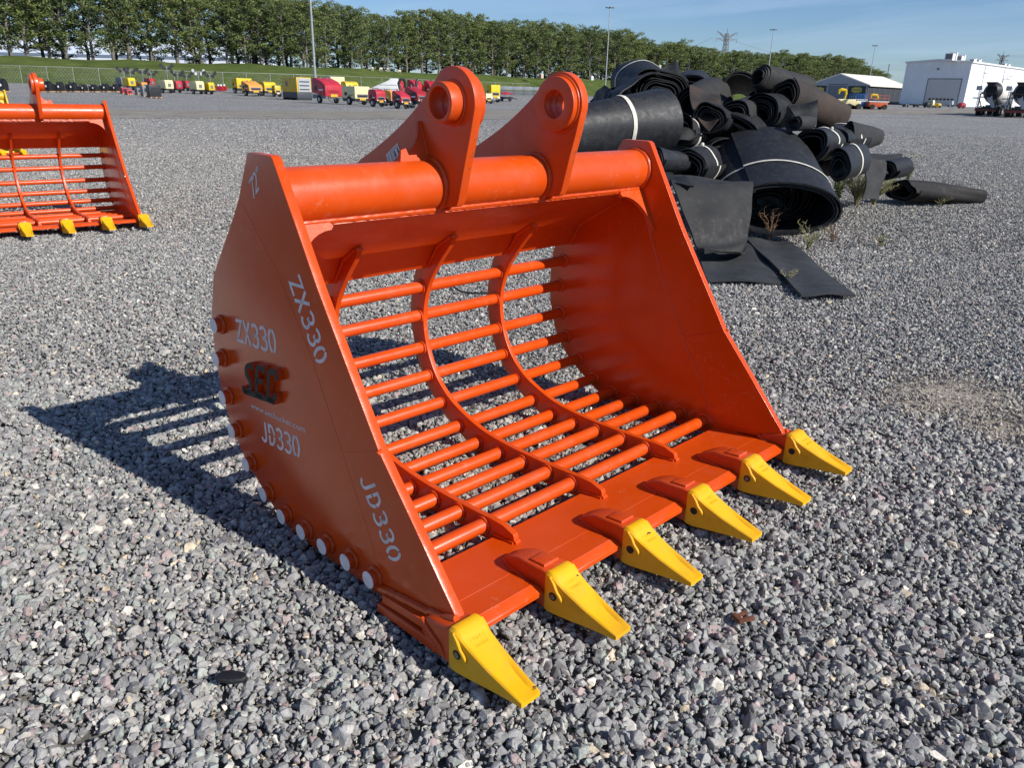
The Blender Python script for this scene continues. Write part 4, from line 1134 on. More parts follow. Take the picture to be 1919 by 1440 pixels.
weed(gnd(1700, 380), .20, .14, 16, LEAFG, DRY, 'dry grass tuft at the left foot of the lone flattened roll', 21, 1, .02)
weed(gnd(1760, 386), .16, .16, 22, LEAFG, STRAW, 'dry grass tuft in front of the middle of the lone flattened roll', 23, 0)

# small litter
o = MB()
p = gnd(1395, 1172)
o.box((-.030, -.010, 0), (.034, .006, .012), Matrix.Rotation(-.5, 3, 'Z'), (0, 0, 0)); o.box((-.026, .018, .003), (.030, .030, .016), Matrix.Rotation(-.2, 3, 'Z'), (0, 0, 0)); o.box((-.036, -.012, .001), (-.018, .034, .018), Matrix.Rotation(-.35, 3, 'Z'), (0, 0, 0))
q = o.build('rusty_bracket', RUST, None, bevel=.002); q.location = (p.x, p.y, 0.010); q.scale = (.85, .8, .8)
tag(q, 'small rusty U-shaped bracket lying on the stones right of the teeth', 'bracket')
o = MB(); p = gnd(436, 1285)
o.loft([[(x*k, y*k, z) for x, y in ((-.042, -.006), (-.034, -.017), (.0, -.020), (.034, -.014), (.043, -.002), (.028, .014), (-.006, .019), (-.032, .013))] for z, k in ((0, .9), (.004, 1.0), (.011, .97), (.014, .85))])
q = o.build('rubber_scrap', RUB, None, bevel=.0015); q.location = (p.x, p.y, 0.014); q.rotation_euler = (0.08, 0.05, -0.75)
tag(q, 'flat black rubber scrap lying on the stones at the lower left', 'scrap')
o = MB(); P = [gnd(*c) for c in ((846, 541), (862, 552), (886, 556), (910, 558), (934, 557))]
c0 = P[2]
o.tube(smooth_path([tuple(v-c0+Vector((0, 0, .02))) for v in P], 5), .008, 6)
q = o.build('cable', BLACKM); q.location = c0
tag(q, 'short black cable lying on the stones behind the bucket bars', 'cable')

# ------------------------------------------------------------------ trees on the bank
def leaf_material(name, c0, c1):
    m, nt, b = mat_new(name)
    a = noise(nt, 0.55, 3, 0.6); g = nt.nodes.new('ShaderNodeNewGeometry')
    oi = nt.nodes.new('ShaderNodeObjectInfo')
    c = ramp(nt, a.outputs['Fac'], [(0.3, c0), (0.7, c1)])
    r_ = ramp(nt, g.outputs['Random Per Island'], [(0.0, 0.65), (1.0, 1.35)])
    c2 = mixc(nt, 1.0, c.outputs[0], r_.outputs[0], 'MULTIPLY')
    r3 = ramp(nt, oi.outputs['Random'], [(0.0, (0.86, 0.88, 0.9)), (1.0, (1.15, 1.1, 1.0))])
    c3 = mixc(nt, 1.0, c2, r3.outputs[0], 'MULTIPLY')
    nt.links.new(c3, b.inputs['Base Color']); b.inputs['Roughness'].default_value = 0.5; b.inputs['Specular IOR Level'].default_value = 0.35
    tr = nt.nodes.new('ShaderNodeBsdfTranslucent'); nt.links.new(c3, tr.inputs['Color'])
    ms = nt.nodes.new('ShaderNodeMixShader'); ms.inputs[0].default_value = 0.36
    out = nt.nodes['Material Output']
    nt.links.new(b.outputs[0], ms.inputs[1]); nt.links.new(tr.outputs[0], ms.inputs[2]); nt.links.new(ms.outputs[0], out.inputs['Surface'])
    return m
LEAF = leaf_material("poplar_leaves", (0.115, 0.152, 0.052), (0.245, 0.295, 0.105))
BARK = simple("bark", (0.16, 0.145, 0.12), 0.9, var=0.3, scale=6, bmp=0.5)
def tree_proto(seed, low=0.17):
    """unit tree 16 m tall: trunk with limbs, crown of leaf clumps"""
    rg = random.Random(seed); H = 16.0
    t = MB(); P = [Vector((0, 0, -0.4))]
    lean = Vector((rg.uniform(-.4, .4), rg.uniform(-.4, .4), 0))
    for i in range(1, 9):
        z = H*0.93*i/8; P.append(Vector((lean.x*i/8+rg.uniform(-.15, .15), lean.y*i/8+rg.uniform(-.15, .15), z)))
    t.tube(P, [0.26-0.028*i for i in range(9)], 7)
    cl = []
    nl = rg.randint(32, 38)
    for i in range(nl):
        z0 = H*(low-0.02+(0.91-low)*(i/nl)**0.9)
        k = min(int(z0/(H*.93)*8), 7); b0 = P[k].lerp(P[k+1], z0/(H*.93)*8-k)
        a = i*2.4+rg.uniform(-.5, .5)
        hz = (z0/H)
        reach = (3.3*(1-abs(hz-0.40)**1.6*1.5)+0.3)*rg.uniform(0.75, 1.25)
        reach = max(reach, 0.8)
        e = b0+Vector((math.cos(a)*reach, math.sin(a)*reach, reach*rg.uniform(0.5, 1.05)))
        mid = b0.lerp(e, .5)+Vector((0, 0, -.25))
        t.tube([b0, mid, e], [0.09, 0.055, 0.02], 5)
        for q in (0.45, 0.75, 1.0):
            c = b0.lerp(e, q)+Vector((rg.gauss(0, .3), rg.gauss(0, .3), rg.gauss(0, .25)))
            cl.append((c, rg.uniform(0.6, 1.05)*(1.0 if q > .5 else .8)))
    for i in range(7):
        cl.append((P[-1]+Vector((rg.gauss(0, .55), rg.gauss(0, .55), rg.uniform(-1.6, .6))), rg.uniform(.5, .85)))
    V, F = [], []
    for c, r_ in cl:
        for _ in range(int(64*r_)):
            d = Vector((rg.gauss(0, 1), rg.gauss(0, 1), rg.gauss(0, .8)))
            d = d.normalized()*(rg.random()**.45)*r_
            d.z *= .8
            q = c+d; s = rg.uniform(.10, .205)
            n = (d.normalized()*.6+Vector((rg.gauss(0, .6), rg.gauss(0, .6), rg.gauss(0, .6)+.35))).normalized()
            u = n.orthogonal().normalized(); w = n.cross(u)
            ro = rg.uniform(0, PI); u2 = u*math.cos(ro)+w*math.sin(ro); w2 = w*math.cos(ro)-u*math.sin(ro)
            b_ = len(V); V += [q-u2*s, q-w2*s*.7, q+u2*s, q+w2*s*.7]; F.append((b_, b_+1, b_+2, b_+3))
    me = bpy.data.meshes.new('crown'); me.from_pydata([tuple(v) for v in V], [], F); me.materials.append(LEAF); me.update()
    return t.mesh('trunk', BARK, fix=False), me
protos = [tree_proto(100+i, (0.09, 0.08, 0.10, 0.07, 0.09, 0.0, 0.0)[i]) for i in range(7)]
def tree(loc, H, wid, kind, rz, group):
    o = empty('broadleaf_tree', loc, rz, 'tall green leafy tree in the dense row on top of the grass bank', 'tree', group)
    k = H/16.0
    for nm, me in (('trunk', protos[kind][0]), ('crown', protos[kind][1])):
        p = bpy.data.objects.new(nm, me); link(p, o); p.scale = (k*wid, k*wid, k)
    return o
TOPS = [(-300, -70), (0, -58), (250, -30), (400, -12), (480, -2), (560, 6), (620, 15), (700, 38), (770, 38), (860, 38), (920, 44), (1000, 53), (1060, 56), (1140, 62), (1200, 78), (1260, 88), (1330, 94), (1400, 106), (1460, 104), (1540, 113), (1580, 107), (1620, 132), (1660, 141)]
def interp(T, x):
    if x <= T[0][0]: return T[0][1]
    for (a, u), (b2, v) in zip(T, T[1:]):
        if x <= b2: return u+(v-u)*(x-a)/(b2-a)
    return T[-1][1]
rg = random.Random(21)
for row, (step, dd, kinds, jit) in enumerate(((4.0, 1.5, (0, 1, 2, 3, 4), 2.0), (4.6, 9.0, (0, 1, 2, 3, 4, 5, 6), 2.5), (4.6, 17.0, (5, 6), 3))):
    px = -150 if row == 0 else -90
    if row == 2: px = 440
    while px < 1652:
        d = tline(px)+dd+rg.uniform(-1, 1)*jit*.6
        ppm = 1430.0/d
        q = px+rg.uniform(-.35, .35)*step*ppm
        g_ = gdep(q, d)
        by = 150.0+(q*0.0262) - (BANK_TOP-CAMP.z)*ppm
        H = (by-interp(TOPS, q))/ppm*rg.uniform(.86, 1.07)*(0.95 if row else 1.0)
        tree((g_.x, g_.y, BANK_TOP-0.15 if dd < 30 else BANK_TOP), max(H, 5), rg.uniform(1.15, 1.5)*(1.25 if H < 13 else 1)*(1.15 if row == 2 else 1), rg.choice(kinds), rg.uniform(0, 6.28), 'trees in the row on the grass bank')
        px += step*ppm*rg.uniform(.8, 1.2)

# ------------------------------------------------------------------ sheep on the bank
def sheep(px, d, z, rz, label):
    r = empty('sheep', (0, 0, 0), rz, label, 'sheep', 'sheep grazing on the bank')
    g_ = gdep(px, d); r.location = (g_.x, g_.y, z)
    b_ = MB(); b_.loft([[(x, y*w, 0.62+zz*w) for y, zz in ((0, -.26), (.2, -.2), (.26, 0), (.2, .2), (0, .26), (-.2, .2), (-.26, 0), (-.2, -.2))] for x, w in ((-.52, .4), (-.44, .85), (-.2, 1.1), (.15, 1.08), (.4, .9), (.52, .5))])
    for x in (-.34, .34):
        for y in (-.12, .12): b_.tube([(x, y, .45), (x+.01, y, .22), (x, y, 0)], [.06, .045, .04], 6)
    b_.tube([(.46, 0, .66), (.62, 0, .52), (.74, 0, .30)], [.14, .11, .06], 8)
    b_.ball((.80, 0, .22), .085, 8, 6, .8); b_.tube([(.74, -.1, .30), (.72, -.17, .27)], [.03, .01], 5); b_.tube([(.74, .1, .30), (.72, .17, .27)], [.03, .01], 5)
    b_.build('sheep_body', WOOL, r)
    return r
for px, dz, rz, lb in ((700, 0, .6, 'cream sheep grazing on the bank, leftmost of the four'), (716, 0, 3.6, 'cream sheep grazing on the bank, second from the left'), (728, .0, .8, 'cream sheep grazing on the bank, third from the left'), (750, -.3, 3.4, 'cream sheep grazing on the bank, alone left of the nearer bucket ear')):
    sheep(px, tline(px)-4, BANK_TOP-0.35+dz, rz, lb)

# ------------------------------------------------------------------ chain-link fence
fr = empty('chain_link_fence', gdep(-250, tline(-250)-30), 0, 'grey chain-link fence along the foot of the grass bank', 'fence')
o0 = fr.location.copy()
pts = []
px = -250.0
while px < 1010:
    d = tline(px)-30; p = gdep(px, d); pts.append(p-o0); px += 4.2*1430/d
for p in pts:
    m_ = MB(); m_.cyl(p, p+Vector((0, 0, 2.75)), .035, 6); m_.build('post', GALV, fr, fix=False)
m_ = MB(); m_.tube([p+Vector((0, 0, 2.7)) for p in pts], .028, 5); m_.build('top_rail', GALV, fr, fix=False)
m_ = MB()
for a, b2 in zip(pts, pts[1:]):
    for i in range(9):
        s = i/8
        m_.tube([a.lerp(b2, s)+Vector((0, 0, .05)), a.lerp(b2, min(s+.5, 1))+Vector((0, 0, .05+2.6*min((1-s)*2, 1)))], .0065, 3, cap=False)
        m_.tube([a.lerp(b2, s)+Vector((0, 0, .05)), a.lerp(b2, max(s-.5, 0))+Vector((0, 0, .05+2.6*min(s*2, 1)))], .0065, 3, cap=False)
        m_.tube([a.lerp(b2, s)+Vector((0, 0, 2.65)), a.lerp(b2, min(s+.5, 1))+Vector((0, 0, 2.65-2.6*min((1-s)*2, 1)))], .0065, 3, cap=False)
    for z in (.9, 1.8): m_.tube([a+Vector((0, 0, z)), b2+Vector((0, 0, z))], .008, 3, cap=False)
m_.build('wire_mesh', GALV, fr, fix=False)

# ------------------------------------------------------------------ lamp masts, pylons, lines
def mast(px, d, h, label, lamps=True):
    g_ = gdep(px, d)
    r = empty('lamp_mast', g_, 0, label, 'lamp mast', 'tall lamp masts round the yard')
    m_ = MB(); m_.tube([(0, 0, 0), (0, 0, h*.5), (0, 0, h)], [.20, .15, .09], 10); m_.build('mast', GALV, r)
    if lamps:
        for a in range(4):
            l_ = MB(); ang = a*PI/2+PI/4; c = Vector((math.cos(ang)*.75, math.sin(ang)*.75, h))
            l_.tube([(0, 0, h-.05), c], .05, 6); l_.box(c-Vector((.32, .32, .12)), c+Vector((.32, .32, .12)))
            l_.build('floodlight', GREYM, r)
    return r
mast(593.5, 118, 24, 'tall pale lamp mast rising above the big yellow generator')
mast(1132.5, 205, 21.6, 'tall lamp mast behind the left part of the belt pile')
mast(1432, 242, 20.5, 'tall lamp mast rising above the top of the belt pile')
mast(1622, 290, 20.0, 'thin lamp mast rising behind the tent hall')
g_ = gdep(1654, 330); r = empty('chimney_pipe', g_, 0, 'short dark pole behind the roof of the tent hall', 'pole'); m_ = MB(); m_.tube([(0, 0, 0), (0, 0, 15.2)], [.22, .18], 8); m_.cyl((0, 0, 15.2), (0, 0, 15.6), .3, 8); m_.build('pole', GREYM, r)
def pylon(px, d, h, rz, label):
    g_ = gdep(px, d); r = empty('power_pylon', (g_.x, g_.y, 0), rz, label, 'pylon', 'power pylons on the horizon')
    m_ = MB(); t = .28
    def sec(z): return 3.6*(1-z/h)+.9
    zs = [h*x for x in (0, .14, .27, .39, .50, .60, .68, .76, .83, .90, .96)]
    cor = lambda z: [Vector((sx_*sec(z), sy_*sec(z), z)) for sx_, sy_ in ((-1, -1), (1, -1), (1, 1), (-1, 1))]
    for a, b2 in zip(zs, zs[1:]):
        A, B = cor(a), cor(b2)
        for i in range(4):
            m_.tube([A[i], B[i]], t, 4); m_.tube([A[i], B[(i+1) % 4]], t*.6, 4); m_.tube([A[(i+1) % 4], B[i]], t*.6, 4); m_.tube([B[i], B[(i+1) % 4]], t*.5, 4)
    m_.tube([(0, 0, h*.96), (0, 0, h*1.03)], t, 4)
    m_.build('lattice', GREYM, r, fix=False)
    a_ = MB()
    for s in (-1, 1):
        for z, L, up in ((h*.90, 10.5, 5.0), (h*.88, 11, .3), (h*.62, 14.5, .4)):
            tip = Vector((s*L, 0, z+up))
            for y in (-1, 1):
                a_.tube([(0, y*1.0, z), tip], t*.8, 4); a_.tube([(0, y*1.0, z-2.2), tip], t*.7, 4)
            for q in (.3, .6): a_.tube([Vector((0, 0, z)).lerp(tip, q), Vector((0, 0, z-2.2)).lerp(tip, q)], t*.5, 4)
            a_.tube([tip, tip-Vector((0, 0, 3))], .2, 4)
    a_.tube([(0, 0, h*.84), (0, 0, h*.92)], t, 4); a_.tube([(0, 0, h*.56), (0, 0, h*.64)], t, 4)
    for z in (h*.88, h*.62): a_.tube([(-3, 0, z), (3, 0, z)], t*.8, 4)
    a_.tube([(0, 0, h*.62), (0, 0, h*.90)], t*.6, 4)
    a_.build('cross_arms', GREYM, r, fix=False)
    return r
pylon(1348.5, 700, 58, -.4, 'lattice power pylon showing above the trees over the middle of the belt pile')
pylon(1860, 900, 58, -.3, 'lattice power pylon behind the white hall, left one of the two')
pylon(1898, 1500, 66, -.3, 'distant lattice power pylon behind the white hall at the right edge')
def wire(pa, pb, sag, label, r_=.10):
    A, B = at(*pa), at(*pb); P = []
    for i in range(33):
        t = i/32; P.append(A.lerp(B, t)-Vector((0, 0, sag*4*t*(1-t)))-A)
    m_ = MB(); m_.tube(P, r_, 4); o = m_.build('power_line', GREYM, None, fix=False); o.location = A
    tag(o, label, 'power line', 'power lines across the sky')
lb = 'thin dark power line crossing the sky between the pylons'
for a, b2, s in (((1366, 72, 705), (1850, 104, 890), 19), ((1366, 73, 715), (1850, 106, 900), 20), ((1372, 96, 700), (1850, 122, 890), 16), ((1372, 97, 712), (1850, 124, 900), 17),
                 ((1335, 70, 695), (1120, 112, 1100), 12), ((1331, 96, 695), (1120, 122, 1100), 12), ((1870, 102, 900), (2050, 68, 700), 6), ((1873, 104, 900), (2050, 74, 700), 6)):
    wire(a, b2, s, lb)

# ------------------------------------------------------------------ halls on the right
def proj_y(P):
    q = MR.transposed() @ (P-CAMP); return 720+1430*q.y/q.z
def proj_x(P):
    q = MR.transposed() @ (P-CAMP); return 959.5+1430*q.x/q.z
def height_for(P, py):
    lo, hi = 0, 120
    for _ in range(40):
        m_ = (lo+hi)/2
        if proj_y(P+Vector((0, 0, m_))) > py: lo = m_
        else: hi = m_
    return lo
def ribbed(name, col, sc_=2.6):
    m, nt, b = mat_new(name)
    t = nt.nodes.new('ShaderNodeTexCoord'); s = nt.nodes.new('ShaderNodeSeparateXYZ'); nt.links.new(t.outputs['Object'], s.inputs[0])
    a = nt.nodes.new('ShaderNodeMath'); nt.links.new(s.outputs[0], a.inputs[0]); nt.links.new(s.outputs[1], a.inputs[1])
    w = nt.nodes.new('ShaderNodeMath'); w.operation = 'MULTIPLY'; w.inputs[1].default_value = sc_*2*PI; nt.links.new(a.outputs[0], w.inputs[0])
    sn = nt.nodes.new('ShaderNodeMath'); sn.operation = 'SINE'; nt.links.new(w.outputs[0], sn.inputs[0])
    bump(nt, b, sn.outputs[0], 0.5, 0.03)
    n = noise(nt, .4, 5, .6); r_ = ramp(nt, n.outputs['Fac'], [(.3, tuple(c*.94 for c in col)), (.7, col)]); nt.links.new(r_.outputs[0], b.inputs['Base Color'])
    b.inputs['Roughness'].default_value = .55
    return m
CLAD = ribbed("white_cladding", (0.80, 0.81, 0.82)); CLADG = ribbed("charcoal_cladding", (0.045, 0.052, 0.065), 1.0); ROOFM = ribbed("cream_sheet_roof", (0.78, 0.75, 0.66), .4)
GREYW = simple("grey_gable_sheet", (0.36, 0.38, 0.40), .6, var=.05); DOORG = simple("grey_door", (0.55, 0.53, 0.50), .5, var=.04); DOORD = simple("slate_door", (0.16, 0.185, 0.21), .5, var=.05)
Pc = gdep(1806, 150.0); gz = Pc.z-0.05
hall = empty('white_hall', Pc, 0, 'large white clad industrial hall with a grey roller door at the right edge', 'hall')
hC = height_for(Pc, 117.0); yL = on_x(1684, 199, Pc.x).y-Pc.y; LX = 46.0
m_ = MB(); hm = height_for(Vector((Pc.x, Pc.y+yL*.5, Pc.z)), 113.5)
m_.prism([(0, -.3), (yL, -.3), (yL, hC), (yL*.5, hm), (0, hC)], 0, LX); m_.build('walls', CLAD, hall)
m_ = MB(); m_.prism([(-.25, hC-.02), (yL*.5, hm+.02), (yL+.25, hC-.02), (yL+.25, hC+.28), (yL*.5, hm+.32), (-.25, hC+.28)], -.3, LX+.3); m_.build('roof_edge', WHITEM, hall)
ya = on_x(1793, 190, Pc.x).y-Pc.y; yb = on_x(1732, 190, Pc.x).y-Pc.y; hd = height_for(Vector((Pc.x, Pc.y+ya, Pc.z)), 148.5)
m_ = MB(); m_.box((-.06, ya, 0.05), (.01, yb, hd)); dr = m_.build('roller_door', DOORG, hall)
for i in range(7):
    w = (yb-ya)*.8/7; y0 = ya+(yb-ya)*.1+i*w; f = MB(); f.box((-.09, y0+w*.15, hd*.22), (-.055, y0+w*.85, hd*.29)); f.build('door_window', GLASSD, dr)
m_ = MB(); 
for q in ((-.09, ya-.15, 0, .0, ya, hd+.15), (-.09, yb, 0, .0, yb+.15, hd+.15), (-.09, ya, hd, .0, yb, hd+.15)): m_.box(q[:3], q[3:])
m_.build('door_frame', GREYM, dr)
m_ = MB(); yv = on_x(1759, 126, Pc.x).y-Pc.y; m_.cyl((-.10, yv, hC*.86), (.01, yv, hC*.86), .22, 14); m_.build('vent', GREYM, hall)
m_ = MB(); m_.box((-.05, -.04, -.2), (-.005, yL, .25)); m_.build('plinth', GREYM, hall)
for px in (1841, 1878):
    X = on_y(px, 150, Pc.y).x-Pc.x; m_ = MB(); m_.cyl((X, -.10, 0), (X, -.10, hC-.1), .05, 6); m_.build('downpipe', GALV, hall)
X0 = on_y(1878, 158, Pc.y).x-Pc.x; X1 = on_y(1889, 158, Pc.y).x-Pc.x
m_ = MB(); m_.box((X0, -.07, 0), (X1, .01, height_for(Vector((Pc.x+X0, Pc.y, Pc.z)), 148))); m_.build('side_door', WHITEM, hall)
m_ = MB()
for q in (X0-.15, X1): m_.box((q, -.09, 0), (q+.15, .0, height_for(Vector((Pc.x+X0, Pc.y, Pc.z)), 148)+.15))
m_.box((X0, -.09, height_for(Vector((Pc.x+X0, Pc.y, Pc.z)), 148)), (X1, .0, height_for(Vector((Pc.x+X0, Pc.y, Pc.z)), 148)+.15)); m_.build('side_door_frame', GALV, hall)
for px in (1843, 1892):
    X = on_y(px, 130, Pc.y).x-Pc.x; m_ = MB(); z = hC*.78; m_.tube([(X, -.02, z), (X, -.45, z+.15)], .04, 6); m_.box((X-.18, -.85, z+.08), (X+.18, -.42, z+.2)); m_.build('wall_lamp', GREYM, hall)
for i, (px, sz) in enumerate(((1781, .95), (1799, .8), (1824, .6), (1833, .6), (1884, .5), (1891, .5))):
    p = on_y(px, 110, Pc.y+yL*(.30 if i < 4 else .2))-Pc; u = MB()
    zb = hC+.2
    y = min(max(p.y, 1.5), yL-2); x = p.x
    zb = hC+(hm-hC)*(1-abs(y-yL*.5)/(yL*.5))+.2
    s = sz
    u.box((x-1.0*s, y-.7*s, zb-.1), (x+.5*s, y+.8*s, zb+1.25*s)); un = u.build('roof_unit', WHITEM, hall)
    g2 = MB(); g2.box((x-1.04*s, y-.55*s, zb+.15*s), (x-.99*s, y+.65*s, zb+1.1*s)); g2.build('grille', GREYM, un)
    c_ = MB(); c_.box((x+.5*s, y-.9*s, zb-.1), (x+1.1*s, y+.5*s, zb+1.5*s)); c_.build('hood', WHITEM, un)

Tc = gdep(1622.5, 172.0)
tent = empty('tent_hall', Tc, 0, 'low dark storage hall with a cream pitched roof left of the white hall', 'hall')
yL = on_x(1513, 190, Tc.x).y-Tc.y; he = height_for(Tc, 160); Tm = Vector((Tc.x, Tc.y+yL*.5, Tc.z)); hp = height_for(Tm, 139.5); LX = on_y(1700, 190, Tc.y).x-Tc.x
m_ = MB(); m_.box((0, 0, -.2), (LX, yL, he)); m_.build('walls', CLADG, tent)
m_ = MB(); m_.prism([(0, he-.02), (yL, he-.02), (yL*.5, hp)], -.06, .05); m_.prism([(0, he-.1), (yL, he-.1), (yL, he), (0, he)], -.08, -.0); m_.build('gable', GREYW, tent)
m_ = MB(); m_.prism([(-.45, he-.15), (yL*.5, hp+.02), (yL+.45, he-.15), (yL+.45, he+.1), (yL*.5, hp+.3), (-.45, he+.1)], -.12, LX); m_.build('roof', ROOFM, tent)
def tri_y(px): return on_x(px, 180, Tc.x).y-Tc.y
ya, yb = tri_y(1585.5), tri_y(1549.5); hd = height_for(Vector((Tc.x, Tc.y+ya, Tc.z)), 157)
m_ = MB(); m_.box((-.07, ya, 0), (.0, yb, hd)); m_.build('door', DOORD, tent)
m_ = MB()
for y in (0.15, ya-.2, yb+.0, yL-.2): m_.box((-.12, y, 0), (-.0, y+.28, he))
m_.build('posts', GREYW, tent)
for i in range(8):
    X = LX*i/8; m_ = MB(); m_.box((X, -.07, 0), (X+.14, 0, he)); m_.build('side_post', GREYM, tent)
SIGNY = simple("sign_yellow", (0.62, 0.55, 0.10), .5, var=.05)
for a, b2 in ((1594.5, 1613.5), (1523.5, 1542)):
    y0, y1 = tri_y(b2), tri_y(a); Tp = Vector((Tc.x, Tc.y+y0, Tc.z)); z1 = height_for(Tp, 165); z0_ = height_for(Tp, 172)
    m_ = MB(); m_.box((-.10, y0, z0_), (-.0, y1, z1)); w = y1-y0; zc = (z0_+z1)/2; h = z1-z0_
    m_.box((-.09, y0+w*.18, z1+.02), (0, y1-w*.18, z1+h*.22)); m_.box((-.09, y0+w*.18, z0_-h*.22), (0, y1-w*.18, z0_-.02))
    s_ = m_.build('sign', SIGNY, tent)
    m_ = MB(); m_.box((-.115, y0+w*.04, z0_+h*.12), (-.101, y1-w*.04, z1-h*.12)); 
    m_.build('sign_panel', SIGNY, s_)
    text_obj('sign_text', 'PROCEED', h*.62, .01, lambda u, v, q, y0=y0, w=w, zc=zc, h=h: (-.125-q, y0+w*.5-u*.92, zc-h*.22+v), BLACKM, s_)

# ------------------------------------------------------------------ long pale warehouse beyond the trees
A = at(-260, 150, 330); B = at(470, 160, 330)
wh = empty('warehouse', (A.x, A.y, 0), math.atan2(B.y-A.y, B.x-A.x), 'long white warehouse seen between the tree trunks at the upper left', 'warehouse')
L = (B-A).length
m_ = MB(); m_.box((0, 0, 0), (L, 40, 11.6)); m_.build('walls', simple("warehouse_white", (.74, .77, .80), .6, var=.03), wh)
m_ = MB(); m_.box((-.2, -.25, 11.6), (L, 40, 12.6)); m_.build('roof_band', simple("blue_grey_band", (.16, .21, .28), .6), wh)
m_ = MB()
for i in range(4): m_.prism([(0.5, 12.6), (30, 12.6), (15, 19.5)], L*i/4+1, L*(i+1)/4-1)
m_.build('roof', simple("pale_roof", (.58, .64, .70), .5, var=.05), wh)

# ------------------------------------------------------------------ plant parked along the bank
def wheel(mb_t, mb_r, x, y, r=.36, w=.2):
    mb_t.cyl((x-w/2, y, r), (x+w/2, y, r), r, 14); mb_r.cyl((x-w/2-.012, y, r), (x+w/2+.012, y, r), r*.52, 10)
def plant(px, py, lpx, rpx, hpx, label, body, style='comp', cat='compressor', rz=0.0, low=None, group='compressors and generators parked in a row', dz=0.0, push=0.0):
    """origin: near bottom corner; body runs +x (right end, sunlit) and +y (left flank)"""
    g_ = gnd(px, py)
    if push: g_ = gdep(px, (MR.transposed() @ (g_-CAMP)).z+push)
    d = (MR.transposed() @ (g_-CAMP)).z; ppm = 1430.0/d
    w = max(rpx/(ppm*.66), .5); l = max(lpx/(ppm*.66), .5); h = hpx/ppm
    r = empty(cat.replace(' ', '_'), g_+Vector((0, 0, dz)), rz, label, cat, group)
    low = low or BLACKM; z0 = h*.35
    if style == 'gen':                      # big square canopy
        m_ = MB(); m_.box((0, 0, z0), (w, l, h)); r_ = m_.build('canopy', body, r, bevel=.04)
        m_ = MB(); m_.box((-.02, -.02, .22), (w+.02, l+.02, z0)); m_.build('base', low, r, bevel=.02)
        m_ = MB(); m_.box((-.03, l*.62, h*.60), (-.002, l*.76, h*.82)); m_.build('control_window', GREYM, r)
        m_ = MB(); m_.box((w*.10, -.05, z0*1.05), (w*.95, -.004, h*.96)); f = m_.build('front_panel', GREYW, r)
        for z in (.45, .62, .79):
            m_ = MB(); m_.box((w*.18, -.07, h*z), (w*.85, -.052, h*(z+.045))); m_.build('louvre', BLACKM, f)
        m_ = MB(); m_.cyl((w*.5, l*.2, h), (w*.5, l*.2, h+.2), .12, 10); m_.build('exhaust', GREYM, r)
        m_ = MB()
        for y in (.1, l*.5, l-.1): m_.box((0.0, y-.1, 0), (w, y+.1, .22))
        m_.build('skids', BLACKM, r)
        return r
    T = {'comp': [(0, z0), (0, h*.80), (l*.12, h*.93), (l*.45, h), (l*.92, h*.98), (l, h*.85), (l, z0)],
         'wedge': [(0, z0*.8), (0, h*.70), (l*.25, h*.86), (l*.75, h), (l*.96, h*.97), (l, z0*1.2)],
         'hood': [(0, z0), (0, h*.62), (l*.10, h*.74), (l*.55, h*.88), (l*.85, h), (l, h*.9), (l, z0)],
         'box': [(0, z0), (0, h*.96), (l*.04, h), (l*.96, h), (l, h*.96), (l, z0)]}[style]
    m_ = MB(); m_.prism(T, 0, w); bd = m_.build('canopy', body, r, bevel=.035)
    m_ = MB(); m_.box((.03, .05, z0*.55), (w-.03, l-.05, z0+.01)); m_.build('chassis', low, r, bevel=.02)
    # end face
    e = MB(); e.box((w*.14, -.02, z0*1.15), (w*.86, .0, h*.58)); ef = e.build('end_grille', GREYM if style != 'wedge' else body, r)
    s = MB()
    for i in range(5):
        z = z0*1.25+(h*.52-z0*1.25)*i/4.5
        s.box((w*.18, -.04, z), (w*.82, -.021, z+.035))
    s.build('slats', BLACKM if style != 'wedge' else REDM, ef)
    if style in ('hood', 'comp'):
        for x in (.1, .9):
            q = MB(); q.ball((w*x, -.03, z0*1.05), .07, 8, 6); q.build('tail_light', WHITEM, ef)
    # flank door and vent
    q = MB(); q.box((-.018, l*.15, z0*1.3), (-.0, l*.52, h*.74)); q.build('flank_door', low if style == 'hood' else body, r, bevel=.006)
    q = MB(); q.box((-.018, l*.60, h*.5), (-.0, l*.80, h*.68)); q.build('flank_vent', BLACKM, r)
    for x in (.02, w-.02):
        tq, rq = MB(), MB(); wheel(tq, rq, x, l*.45, min(.38, h*.22)); t_ = tq.build('wheel', TYRE, r); rq.build('rim', GALV, t_)
        f = MB(); f.tube([(x, l*.45+math.cos(R(a))*min(.38, h*.22)*1.18, min(.38, h*.22)+math.sin(R(a))*min(.38, h*.22)*1.18) for a in range(0, 181, 20)], .05, 6); f.build('mudguard', low, r)
    q = MB(); q.tube([(w*.3, .05, z0*.7), (w*.5, -.75, z0*.62), (w*.5, -1.15, z0*.62)], .045, 6); q.tube([(w*.7, .05, z0*.7), (w*.5, -.75, z0*.62)], .045, 6); q.cyl((w*.5, -.9, 0), (w*.5, -.9, z0*.7), .03, 6)
    q.build('drawbar', GREYM, r)
    q = MB(); q.cyl((w*.3, l*.7, h*.96), (w*.3, l*.7, h+.14), .06, 8); q.build('exhaust', GREYM, r)
    # trim: decal band, warning marks, hoses and grime-dark handles
    q = MB(); q.box((-.024, l*.16, h*.50), (-.019, l*.46, h*.56)); q.build('decal', WHITEM if body not in (CREAM,) else GREYM, r)
    q = MB(); q.box((w*.30, -.046, z0*.75), (w*.70, -.03, z0*1.05)); q.build('number_plate', YELM if body is not YELM else WHITEM, r)
